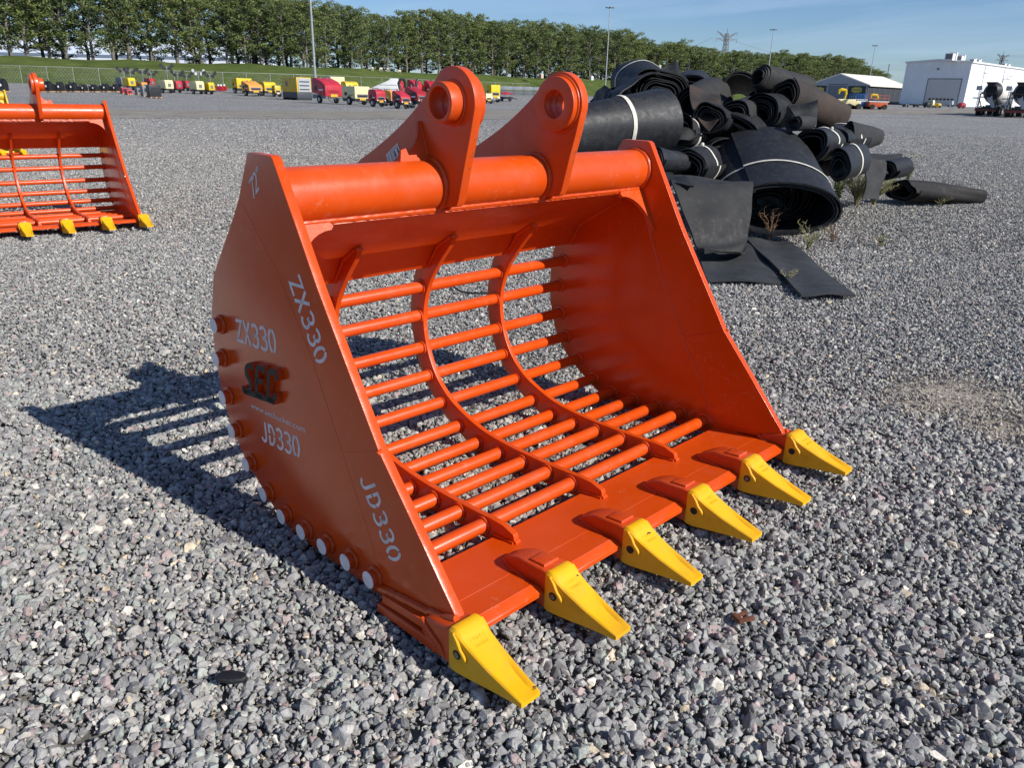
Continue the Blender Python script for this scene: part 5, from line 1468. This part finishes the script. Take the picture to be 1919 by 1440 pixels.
    q = MB(); q.tube([(w*.2, .0, z0*.9), (w*.1, -.25, z0*.4), (w*.35, -.4, .08), (w*.5, -.75, z0*.5)], .03, 5); q.build('hose', BLACKM, r)
    q = MB(); q.tube([(w*.5, l*.5-.25, h*.97), (w*.5, l*.5-.25, h+.09), (w*.5, l*.5+.25, h+.09), (w*.5, l*.5+.25, h*.97)], .03, 6); q.build('lifting_eye', GREYM, r)
    return r
plant(447, 177, 14, 20, 27, 'bright yellow compressor on wooden pallets behind the tan one', YEL2, 'box', push=4)
plant(468, 180.5, 20, 18, 27, 'tan faded compressor with a dark side opening, left of the row', TAN, 'hood')
plant(497, 180, 13, 16, 25, 'yellow trailer compressor seen from its grey end', YEL2, 'comp')
plant(517, 183, 8, 8, 20, 'small brownish yellow unit behind the left end of the big generator', YELM, 'box', push=3)
plant(558, 187.5, 36, 20, 40, 'largest yellow and charcoal generator with a grey louvred end', YELM, 'gen', 'generator', low=simple("charcoal_paint", (.05, .055, .065), .5))
plant(611, 194, 32, 24, 45, 'sun-bleached red compressor with a slatted end, tallest of the red ones', PINK, 'wedge', low=GREYM)
plant(622, 187, 18, 20, 38, 'cream-topped unit behind the tall slatted red compressor', CREAM, 'box', push=6)
plant(650, 188, 12, 18, 31, 'yellow topped unit behind the grey and cream compressor', YEL2, 'comp', push=6)
plant(666, 197, 29, 22, 33, 'grey and cream compressor on a black wheeled chassis', CREAM, 'box', low=BLACKM)
plant(706, 200.5, 18, 14, 31, 'small red trailer compressor with a cream light cluster', PINK, 'comp')
plant(733, 200, 24, 8, 28, 'orange-yellow unit between two red compressors', TAN, 'comp', push=3)
plant(752, 204, 19, 15, 32, 'red compressor with black windows, second from the nearer bucket ear', PINK, 'hood')
plant(783, 203, 26, 15, 38, 'red compressor partly hidden by the nearer bucket ear', REDM, 'hood')
plant(744, 190, 10, 12, 36, 'red drilling unit with a black hose behind the red compressors, left one', REDM, 'wedge', push=8, cat='drilling unit')
plant(778, 189, 16, 14, 34, 'red drilling unit with a black hose behind the red compressors, middle one', PINK, 'wedge', push=8, cat='drilling unit')
plant(806, 190, 12, 14, 33, 'dark red skip-like unit behind the red compressors, next to the bucket ear', REDM, 'wedge', push=8, cat='drilling unit')
for px, lb in ((750, 'black curved hose arching over the left red drilling unit'), (781, 'black curved hose standing on the middle red drilling unit')):
    g_ = gdep(px, 88); h_ = MB(); h_.tube([(0, 0, 1.6), (-.1, .1, 2.2), (.1, .0, 2.6), (.5, -.1, 2.6), (.7, -.1, 2.2), (.6, -.1, 1.7)] if px == 750 else [(0, 0, 1.6), (0, 0, 2.4), (.25, 0, 2.65)], .16, 8)
    o = h_.build('hose', BLACKM); o.location = g_; tag(o, lb, 'hose')
# white conveyor hopper
g_ = gdep(716, 98)
cv = empty('white_hopper', g_, -.8, 'white sloping hopper machine standing behind the red compressors', 'hopper')
m_ = MB(); m_.prism([(-2.4, 1.1), (1.0, 2.55), (1.3, 2.8), (2.1, 2.8), (2.1, 1.0), (-2.2, 1.0)], -.6, .6, 'y'); m_.build('hopper', WHITEM, cv, bevel=.03)
m_ = MB(); m_.box((-2.0, -.5, .35), (2.1, .5, 1.0)); m_.build('frame', GREYM, cv)
m_ = MB()
for z in (1.5, 2.0): m_.box((-1.0+z*.4, -.63, z), (2.1, -.601, z+.04))
m_.build('ribs', GREYW, cv)
# right of the first ear
plant(920.5, 192, 9, 15, 31, 'yellow and white box compressor between the two bucket ears', YEL2, 'box', low=WHITEM, dz=0)
plant(911, 194, 4, 10, 18, 'cream louvred box beside the yellow and white compressor', CREAM, 'box', push=-1)
g_ = gnd(948, 190)
cvr = empty('covered_trailer', g_, .2, 'small trailer under a bright red tarpaulin between the bucket ears', 'trailer')
m_ = MB(); rw = []
for i in range(9):
    x = -1.0+2.0*i/8; rw.append([(x, y, .55+(.75-.25*abs(x)**1.5)*math.cos(y*1.2)**.5+.05*math.sin(x*6+y*5)) for y in [-.9+1.8*j/8 for j in range(9)]])
m_.grid(rw); m_.build('tarpaulin', PINK, cvr)
m_ = MB(); m_.box((-.9, -.7, .35), (.9, .7, .6)); m_.tube([(.8, 0, .45), (2.2, -.5, .35)], .06, 6); m_.build('frame', BLACKM, cvr)
for y in (-.75, .75):
    tq, rq = MB(), MB(); tq.cyl((0, y-.1, .33), (0, y+.1, .33), .33, 12); t_ = tq.build('wheel', TYRE, cvr)
# stacked grey steel sections
for k, (px, d) in enumerate(((936, 150), (955, 152), (974, 154), (992, 156))):
    g_ = gdep(px+10, d)
    for j in range(2):
        o = MB()
        for q in range(3):
            o.box((-1.4, -.8+q*.55, 0), (1.4, -.4+q*.55, .62)); o.box((-1.35, -.8+q*.55, .62), (1.35, -.42+q*.55, .68))
        ob = o.build('steel_stack', GALV if j else GREYM, None, bevel=.01); ob.location = g_+Vector((0, 0, j*.85+.1)); ob.rotation_euler = (0, 0, -.78)
        tag(ob, ('upper' if j else 'lower')+' grey stack of steel sections in the storage row seen between the ears, '+('far left', 'centre left', 'centre right', 'far right')[k], 'steel stack', 'grey steel stacks stored on the yard')
# ------------------------------------------------------------------ light towers
def light_tower(px, py, rpx, hpx, top, body, label, lampdir=0.0, lensm=BLACKM, push=0):
    g_ = gnd(px, py)
    if push: g_ = gdep(px, (MR.transposed() @ (g_-CAMP)).z+push)
    d = (MR.transposed() @ (g_-CAMP)).z; ppm = 1430/d
    w = rpx/ppm*.8; h = hpx/ppm; H = top/ppm; l = 1.9
    r = empty('light_tower', g_, 0.12, label, 'light tower', 'mobile light towers parked by the fence')
    m_ = MB(); m_.prism([(0, h*.35), (0, h*.85), (.18, h), (l*.9, h), (l, h*.9), (l, h*.35)], 0, w); m_.build('canopy', body, r, bevel=.04)
    m_ = MB(); m_.box((.02, .02, h*.22), (w-.02, l-.02, h*.36)); m_.tube([(w/2, 0, h*.28), (w/2, -1.1, h*.26)], .05, 6); m_.build('chassis', BLACKM, r)
    m_ = MB(); m_.box((w*.3, -.02, h*.48), (w*.7, 0, h*.75)); m_.build('panel', GREYM, r)
    for x in (.0, w):
        tq, rq = MB(), MB(); wheel(tq, rq, x, l*.5, .32); t_ = tq.build('wheel', TYRE, r); rq.build('rim', GALV, t_)
    m_ = MB(); m_.tube([(w*.5, .3, h*.3), (w*.5, .3, H*.98)], .08, 6); m_.tube([(w*.5-.75, .3, H*.93), (w*.5+.75, .3, H*.93)], .06, 6); m_.build('mast', GREYM, r)
    for sx_ in (-1, 1):
        for q in (0, 1):
            c = Vector((w*.5+sx_*(.42+.38*q), .3+lampdir*.1, H*.93+(.22 if q else -.16)))
            m_ = MB(); m_.tube([c+Vector((0, .16, 0)), c+Vector((0, -.06, 0)), c+Vector((0, -.17, 0))], [.13, .21, .26], 12); lh = m_.build('lamp_head', BLACKM, r)
            m_ = MB(); m_.cyl(c+Vector((0, -.168, 0)), c+Vector((0, -.185, 0)), .22, 14); m_.build('lens', lensm, lh)
    return r
light_tower(233, 170, 16, 20, 36, GREYM, 'dark grey light tower, leftmost of the group by the fence', push=8)
light_tower(246, 170, 17, 22, 36, YEL2, 'upright yellow light tower with a control window, second from the left', push=2)
light_tower(270, 170, 14, 12, 34, TAN, 'low orange light tower with a tall black mast, third from the left', push=6)
light_tower(286, 170, 13, 19, 30, REDM, 'dark red light tower behind the black cabinets', push=6)
light_tower(312, 174.5, 20, 23, 49, CREAM, 'pale yellow light tower with the highest raised lamp heads')
light_tower(334, 175, 16, 21, 36, PINK, 'red light tower between two pale yellow ones', push=2)
light_tower(352, 174, 12, 18, 30, REDM, 'dark red light tower behind the second pale yellow one', push=7)
light_tower(370, 176.5, 20, 23, 41, CREAM, 'pale yellow light tower with bare ring lamp heads', lensm=LAMPG)
light_tower(393, 177, 15, 21, 37, YEL2, 'bright yellow light tower at the right end of the group')
# ------------------------------------------------------------------ excavator attachments on pallets, far left
rg = random.Random(77)
def pallet(root, w, l, z=0):
    m_ = MB()
    for x in (-w/2, -.08, w/2-.16): m_.box((x, -l/2, z), (x+.16, l/2, z+.09))
    for i in range(6): m_.box((-w/2, -l/2+i*l/6+.02, z+.09), (w/2, -l/2+i*l/6+l/6-.03, z+.125))
    return m_.build('pallet_boards', WOOD, root)
for px, wpx, hpx, seed in ((5, 20, 18, 1), (74, 14, 9, 2), (90, 19, 15, 3), (112, 17, 14, 4), (136, 19, 13, 5), (157, 13, 10, 6), (177, 14, 10, 7), (197, 16, 11, 8), (216, 14, 10, 9)):
    g_ = gnd(px, 172.5 if px > 60 else 172); d = (MR.transposed() @ (g_-CAMP)).z; ppm = 1430/d
    w = wpx/ppm*1.1; h = hpx/ppm*1.25
    r = empty('excavator_attachment', g_, -.78+rg.uniform(-.2, .2), 'black hydraulic excavator attachment on a wooden pallet in the row by the fence', 'attachment', 'black attachments on pallets by the fence')
    pallet(r, w*.95, 1.0)
    m_ = MB(); z = .13
    m_.prism([(-.35, z), (.4, z), (.45, z+h*.45), (.2, z+h*.85), (-.15, z+h*.95), (-.4, z+h*.5)], w*.18, w*.42, 'x')
    m_.prism([(-.35, z), (.4, z), (.45, z+h*.45), (.2, z+h*.85), (-.15, z+h*.95), (-.4, z+h*.5)], -w*.1, w*.08, 'x')
    m_.box((-w*.42, -.3, z), (w*.2, .3, z+h*.45)); m_.box((-w*.46, -.4, z), (-w*.30, .4, z+h*.7))
    m_.build('body', BLACKM, r, bevel=.02)
    m_ = MB(); m_.tube([(-w*.4, -.1, z+h*.6), (w*.05, -.05, z+h*.8), (w*.3, 0, z+h*.6)], .07, 8); m_.tube([(-w*.38, .15, z+h*.35), (w*.0, .2, z+h*.7)], .06, 8); m_.build('cylinder', GREYM, r)
    m_ = MB()
    for _ in range(5):
        a_ = Vector((rg.uniform(-w*.4, w*.3), rg.uniform(-.3, .2), z+h*rg.uniform(.5, .8))); m_.tube([a_, a_+Vector((rg.uniform(-.2, .2), -.15, rg.uniform(.1, .35))), a_+Vector((rg.uniform(-.3, .3), -.2, -.1))], .035, 5)
    m_.build('hydraulic_hoses', BLACKM, r)
    m_ = MB(); m_.cyl((w*.42, .05, z+h*.45), (w*.45, .05, z+h*.45), h*.12, 12); m_.build('pin_hole', HOLEM, r)
    m_ = MB(); m_.box((w*.02, -.41, z+h*.35), (w*.14, -.395, z+h*.55)); m_.build('plate', WHITEM, r)
for px, py, w, h, mt, lb in ((235, 176, .95, .75, REDM, 'low red machine on a pallet left of the bright red cube'), (242, 178, .65, .62, PINK, 'bright red cube-shaped unit near the light towers'),
                         (262, 178, .8, .8, GREYM, 'dark grey engine unit left of the black cabinets'), (275, 181, 1.0, 1.15, GREYM, 'dark grey cabinet left of the black one'), (290, 183.5, 1.25, 1.35, BLACKM, 'tall black cabinet standing in front of the light towers')):
    g_ = gnd(px, py); r = empty('machine_cabinet', g_, 0.0, lb, 'cabinet', 'boxed units in front of the light towers')
    m_ = MB(); m_.box((-w/2, -.4, .12), (w/2, .5, h)); b_ = m_.build('cabinet', mt, r, bevel=.03)
    m_ = MB(); m_.box((-w*.3, -.43, h*.45), (w*.3, -.401, h*.8)); m_.build('panel', BLACKM, r); pallet(r, w, 1.0)
    m_ = MB(); m_.tube([(-w*.3, 0, h), (-w*.3, 0, h+.12), (w*.3, 0, h+.12), (w*.3, 0, h)], .025, 6); m_.build('lifting_bar', GREYM, r)
for i, px in enumerate((410, 415, 421)):
    g_ = gnd(px, 171.5); r = empty('engine', g_, -.7, 'small red engine with a white cap, '+('left', 'middle', 'right')+'' if False else ('left', 'middle', 'right')[i]+' one of three by the fence', 'engine', 'small red engines by the fence')
    m_ = MB(); m_.box((-.3, -.25, .1), (.3, .3, .8)); m_.cyl((-.35, 0, .45), (.35, 0, .45), .25, 10); m_.build('block', REDM, r, bevel=.02); m_ = MB(); m_.cyl((0, 0, .8), (0, 0, 1.05), .16, 10); m_.build('cap', WHITEM, r)

# ------------------------------------------------------------------ machines by the right halls
def boom(px, py, mat, label, k=1.0):
    g_ = gnd(px, py); r = empty('access_platform', g_, -.78, label, 'access platform')
    m_ = MB(); m_.box((-1.1*k, -.7, .35), (1.1*k, .7, 1.0)); m_.build('chassis', mat, r, bevel=.05)
    for x in (-.75*k, .75*k):
        for y in (-.75, .75): t = MB(); t.cyl((x, y-.12, .35), (x, y+.12, .35), .35, 12); t.build('wheel', TYRE, r)
    m_ = MB(); m_.box((-1.2*k, -.75, 1.0), (1.2*k, .75, 1.12)); m_.build('deck', WHITEM, r)
    m_ = MB()
    for x in (-1.15*k, 0, 1.15*k):
        for y in (-.72, .72): m_.cyl((x, y, 1.12), (x, y, 1.9), .03, 6)
    for z in (1.5, 1.9):
        m_.tube([(-1.15*k, -.72, z), (1.15*k, -.72, z), (1.15*k, .72, z), (-1.15*k, .72, z)], .03, 6, closed=True)
    m_.build('railing', mat, r); return r
boom(1613, 204.2, BLUEM, 'blue scissor platform in front of the dark storage hall, left of the orange one', 1.2)
boom(1641, 205.0, simple("orange_red", (.55, .10, .03), .5), 'orange-red scissor platform in front of the dark storage hall', 1.2)
boom(1606, 200.0, BLUEM, 'blue scissor platform behind the other blue one', 1.0)
def dumper(px, py, mat, label):
    g_ = gnd(px, py); r = empty('site_dumper', g_, -.7, label, 'dumper')
    m_ = MB(); m_.prism([(-1.2, .7), (-.9, 1.3), (.3, 1.35), (.2, .55)], -.6, .6, 'y'); m_.build('skip', CREAM, r, bevel=.03)
    m_ = MB(); m_.box((.2, -.45, .45), (1.2, .45, 1.1)); m_.build('engine_cover', mat, r, bevel=.04)
    for x in (-.6, .85):
        for y in (-.6, .6): t = MB(); t.cyl((x, y-.15, .38), (x, y+.15, .38), .38, 12); t.build('wheel', TYRE, r)
    m_ = MB(); m_.tube([(.5, -.4, 1.1), (.5, -.4, 1.9), (.5, .4, 1.9), (.5, .4, 1.1)], .04, 6); m_.build('roll_bar', BLACKM, r)
dumper(1576, 203.5, CREAM, 'cream dumper just above the brown belt roll, leftmost of the machines')
dumper(1594, 204.2, CREAM, 'cream dumper left of the blue scissor platform')
for px, py, lb in ((1571, 200, 'yellow raised boom lift in front of the door of the dark hall'), (1632, 199, 'smaller yellow boom lift behind the scissor platforms')):
    g_ = gnd(px, py); r = empty('boom_lift', g_, -.7, lb, 'boom lift', 'yellow boom lifts by the dark hall')
    m_ = MB(); m_.box((-.9, -.6, .4), (.9, .6, 1.1)); m_.build('chassis', BLACKM, r, bevel=.05)
    k = .82 if px == 1571 else .55
    m_ = MB(); m_.tube([(.7, 0, 1.0), (.9, 0, 2.4*k), (.75, 0, 2.95*k), (0, 0, 3.05*k), (-.25, 0, 2.9*k), (-.3, 0, 2.3*k)], [.16, .2, .26, .28, .22, .12], 8); m_.build('boom', YEL2, r)
    for x in (-.6, .6):
        for y in (-.6, .6): t = MB(); t.cyl((x, y-.12, .35), (x, y+.12, .35), .35, 12); t.build('wheel', TYRE, r)
for px, py, w, h, mt, lb in ((1736, 201.8, 1.2, 1.1, BLACKM, 'dark low machine left of the cream wheel in front of the roller door'), (1745, 202, .8, 1.5, CREAM, 'cream rounded machine in front of the roller door'), (1757, 202, 1.1, .9, YELM, 'small yellow machine in front of the roller door'),
                         (1697, 200.5, 1.3, .6, BLACKM, 'low black unit at the left foot of the white hall'), (1716, 200.8, .7, .6, RUST, 'small rusty unit at the foot of the white hall'), (1801, 203, 1.6, 1.1, REDM, 'small red and grey machine left of the first mixer truck'), (1781, 200.5, .4, 1.3, WHITEM, 'white bollard-like unit right of the roller door')):
    w *= .75; h *= .78
    g_ = gnd(px, py); r = empty('yard_machine', g_, -.6, lb, 'machine', 'small machines in front of the white hall')
    m_ = MB(); m_.loft([[(x*w/2*k, y*.45*k, z) for x, y in ((-1, -.6), (-.6, -1), (.6, -1), (1, -.6), (1, .6), (.6, 1), (-.6, 1), (-1, .6))] for z, k in ((.15, .95), (h*.5, 1), (h*.85, .85), (h, .5))]); m_.build('body', mt, r)
    for y in (-.45, .45): t = MB(); t.cyl((0, y-.06, .2), (0, y+.06, .2), .2, 10); t.build('wheel', TYRE, r)
    m_ = MB(); m_.tube([(-w*.4, 0, h*.6), (-w*.55, 0, h*.95), (-w*.3, 0, h*1.02)], .04, 6); m_.build('handle', GREYM, r)

# ------------------------------------------------------------------ concrete mixer trucks
DRUMW = simple('drum_white', (.72, .70, .64), .5, var=.12); CHAR = simple('drum_shade_paint', (.03, .032, .035), .4)
def mixer(px, py, label):
    g_ = gnd(px, py)
    r = empty('mixer_truck', g_, 0.02, label, 'mixer truck', 'concrete mixer trucks parked side by side')
    m_ = MB(); m_.box((.3, -.45, .85), (8.6, .45, 1.12)); m_.box((.2, -1.2, .75), (.45, 1.2, .95)); m_.build('chassis', BLACKM, r, bevel=.02)
    for x in (1.5, 2.9, 6.6):
        for y in (-1.0, 1.0):
            t = MB(); t.cyl((x, y-.28, .52), (x, y+.28, .52), .52, 20); t_ = t.build('wheel', TYRE, r, bevel=.03)
            q = MB(); q.cyl((x, y-.29, .52), (x, y+.29, .52), .25, 14); q.build('rim', GALV, t_)
            f = MB(); f.tube([(x+math.cos(R(a))*.64, y, .52+math.sin(R(a))*.64) for a in range(0, 181, 18)], [.05]*11, 5); f.build('mudguard', BLACKM, r)
    # drum: lathe about an inclined axis
    A = Vector((.85, 0, 3.05)); B = Vector((6.1, 0, 2.25)); ax = (B-A).normalized(); sd = Vector((0, 1, 0)); up = sd.cross(ax)*-1
    def lathe(prof, n=36):
        rings = []
        for s, rr in prof: rings.append([A+ax*s+(sd*math.cos(2*PI*j/n)+up*math.sin(2*PI*j/n))*rr for j in range(n)])
        mm = MB(); mm.loft(rings); return mm
    lathe([(.9, 1.05), (1.0, 1.12), (1.5, 1.22), (2.2, 1.30), (3.3, 1.30), (4.2, 1.12), (4.9, .80), (5.15, .45)]).build('drum', DRUMW, r)
    lathe([(0, .52), (.03, .64), (.45, .86), (.95, 1.08), (1.0, 1.0)]).build('drum_cone', CHAR, r)
    lathe([(-.01, .15), (-.012, .56), (-.05, .60), (-.06, .15)]).build('drum_mouth', HOLEM, r)
    m_ = MB(); m_.tube([A+ax*1.35+(sd*math.cos(2*PI*j/30)+up*math.sin(2*PI*j/30))*1.06 for j in range(30)], .05, 6, closed=True); m_.build('drum_ring', BLACKM, r)
    m_ = MB(); m_.loft([[(x, y*w, z) for x, y, z in ((a, -1, b_), (a, 1, b_), (c, 1, d_), (c, -1, d_))] for a, b_, c, d_, w in ((.15, 3.95, .8, 3.95, .6), (.35, 3.45, .8, 3.45, .30))]); m_.build('hopper', BLACKM, r)
    m_ = MB()
    for y in (-.95, .95): m_.tube([(.35, y, 1.0), (.35, y, 2.6), (.9, y*.8, 2.9)], .07, 6); m_.tube([(.35, y, 1.9), (1.9, y, 1.0)], .06, 6)
    m_.tube([(.35, -.95, 2.2), (.35, .95, 2.2)], .07, 6); m_.tube([(.35, -.95, 2.6), (.35, .95, 2.6)], .07, 6)
    m_.build('rear_frame', BLACKM, r)
    m_ = MB(); m_.grid([[(x-.0, y0+math.sin(a)*w, z-math.cos(a)*w) for a in [-1.3+2.6*j/8 for j in range(9)]] for x, y0, z, w in ((.3, 0, 2.55, .38), (.1, -.25, 2.1, .30), (-.15, -.6, 1.55, .25), (-.25, -.85, 1.2, .24))])
    m_.build('chute', simple("chute_grey", (.45, .44, .41), .5, var=.1), r, fix=False)
    m_ = MB(); m_.tube([(.15, 1.15, .9), (.15, 1.15, 3.3)], .03, 6); m_.tube([(.15, .85, .9), (.15, .85, 3.3)], .03, 6)
    for i in range(8): m_.tube([(.15, .85, 1.1+i*.28), (.15, 1.15, 1.1+i*.28)], .025, 5)
    m_.box((.05, 1.0, 3.0), (.5, 1.5, 3.5)); m_.box((.05, 1.05, 2.0), (.4, 1.7, 2.15)); m_.build('ladder', GALV, r)
    m_ = MB(); m_.box((.15, -1.2, .55), (.22, 1.2, .8)); bp = m_.build('rear_bumper', simple("red_reflector", (.20, .03, .015), .4), r)
    m_ = MB(); m_.prism([(7.0, .6), (8.9, .6), (8.95, 1.7), (8.7, 3.0), (7.0, 3.0)], -1.2, 1.2, 'y'); m_.build('cab', WHITEM, r, bevel=.05)
    m_ = MB(); m_.box((7.9, -1.22, 1.8), (8.6, -1.201, 2.6)); m_.build('cab_window', GLASSD, r)
    m_ = MB(); m_.box((4.2, -1.15, .6), (5.6, -.6, 1.3)); m_.box((4.2, .6, .6), (5.6, 1.15, 1.3)); m_.build('side_tanks', GREYM, r, bevel=.04)
    return r
mixer(1843, 217, 'white-drummed concrete mixer truck seen from behind, left of the two')
mixer(1899, 221, 'white-drummed concrete mixer truck seen from behind, at the right edge of the photo')
# crates and small things on the bank crest
for px, lb, mt in ((1013, 'pale pink and white cabinet on the bank crest between the bucket ears', simple("pinkish", (.6, .42, .34), .6)), (1106, 'small white cabinet on the bank crest right of the farther ear', WHITEM)):
    d = tline(px)-3; g_ = gdep(px, d); r = empty('cabinet', (g_.x, g_.y, BANK_TOP-.25), 0, lb, 'cabinet')
    m_ = MB(); m_.box((-.5, -.4, 0), (.5, .4, 1.05)); m_.build('box', mt, r, bevel=.03); m_ = MB(); m_.prism([(-.5, 1.05), (.5, 1.05), (0, 1.3)], -.55, .55, 'x'); m_.build('lid', WHITEM, r)
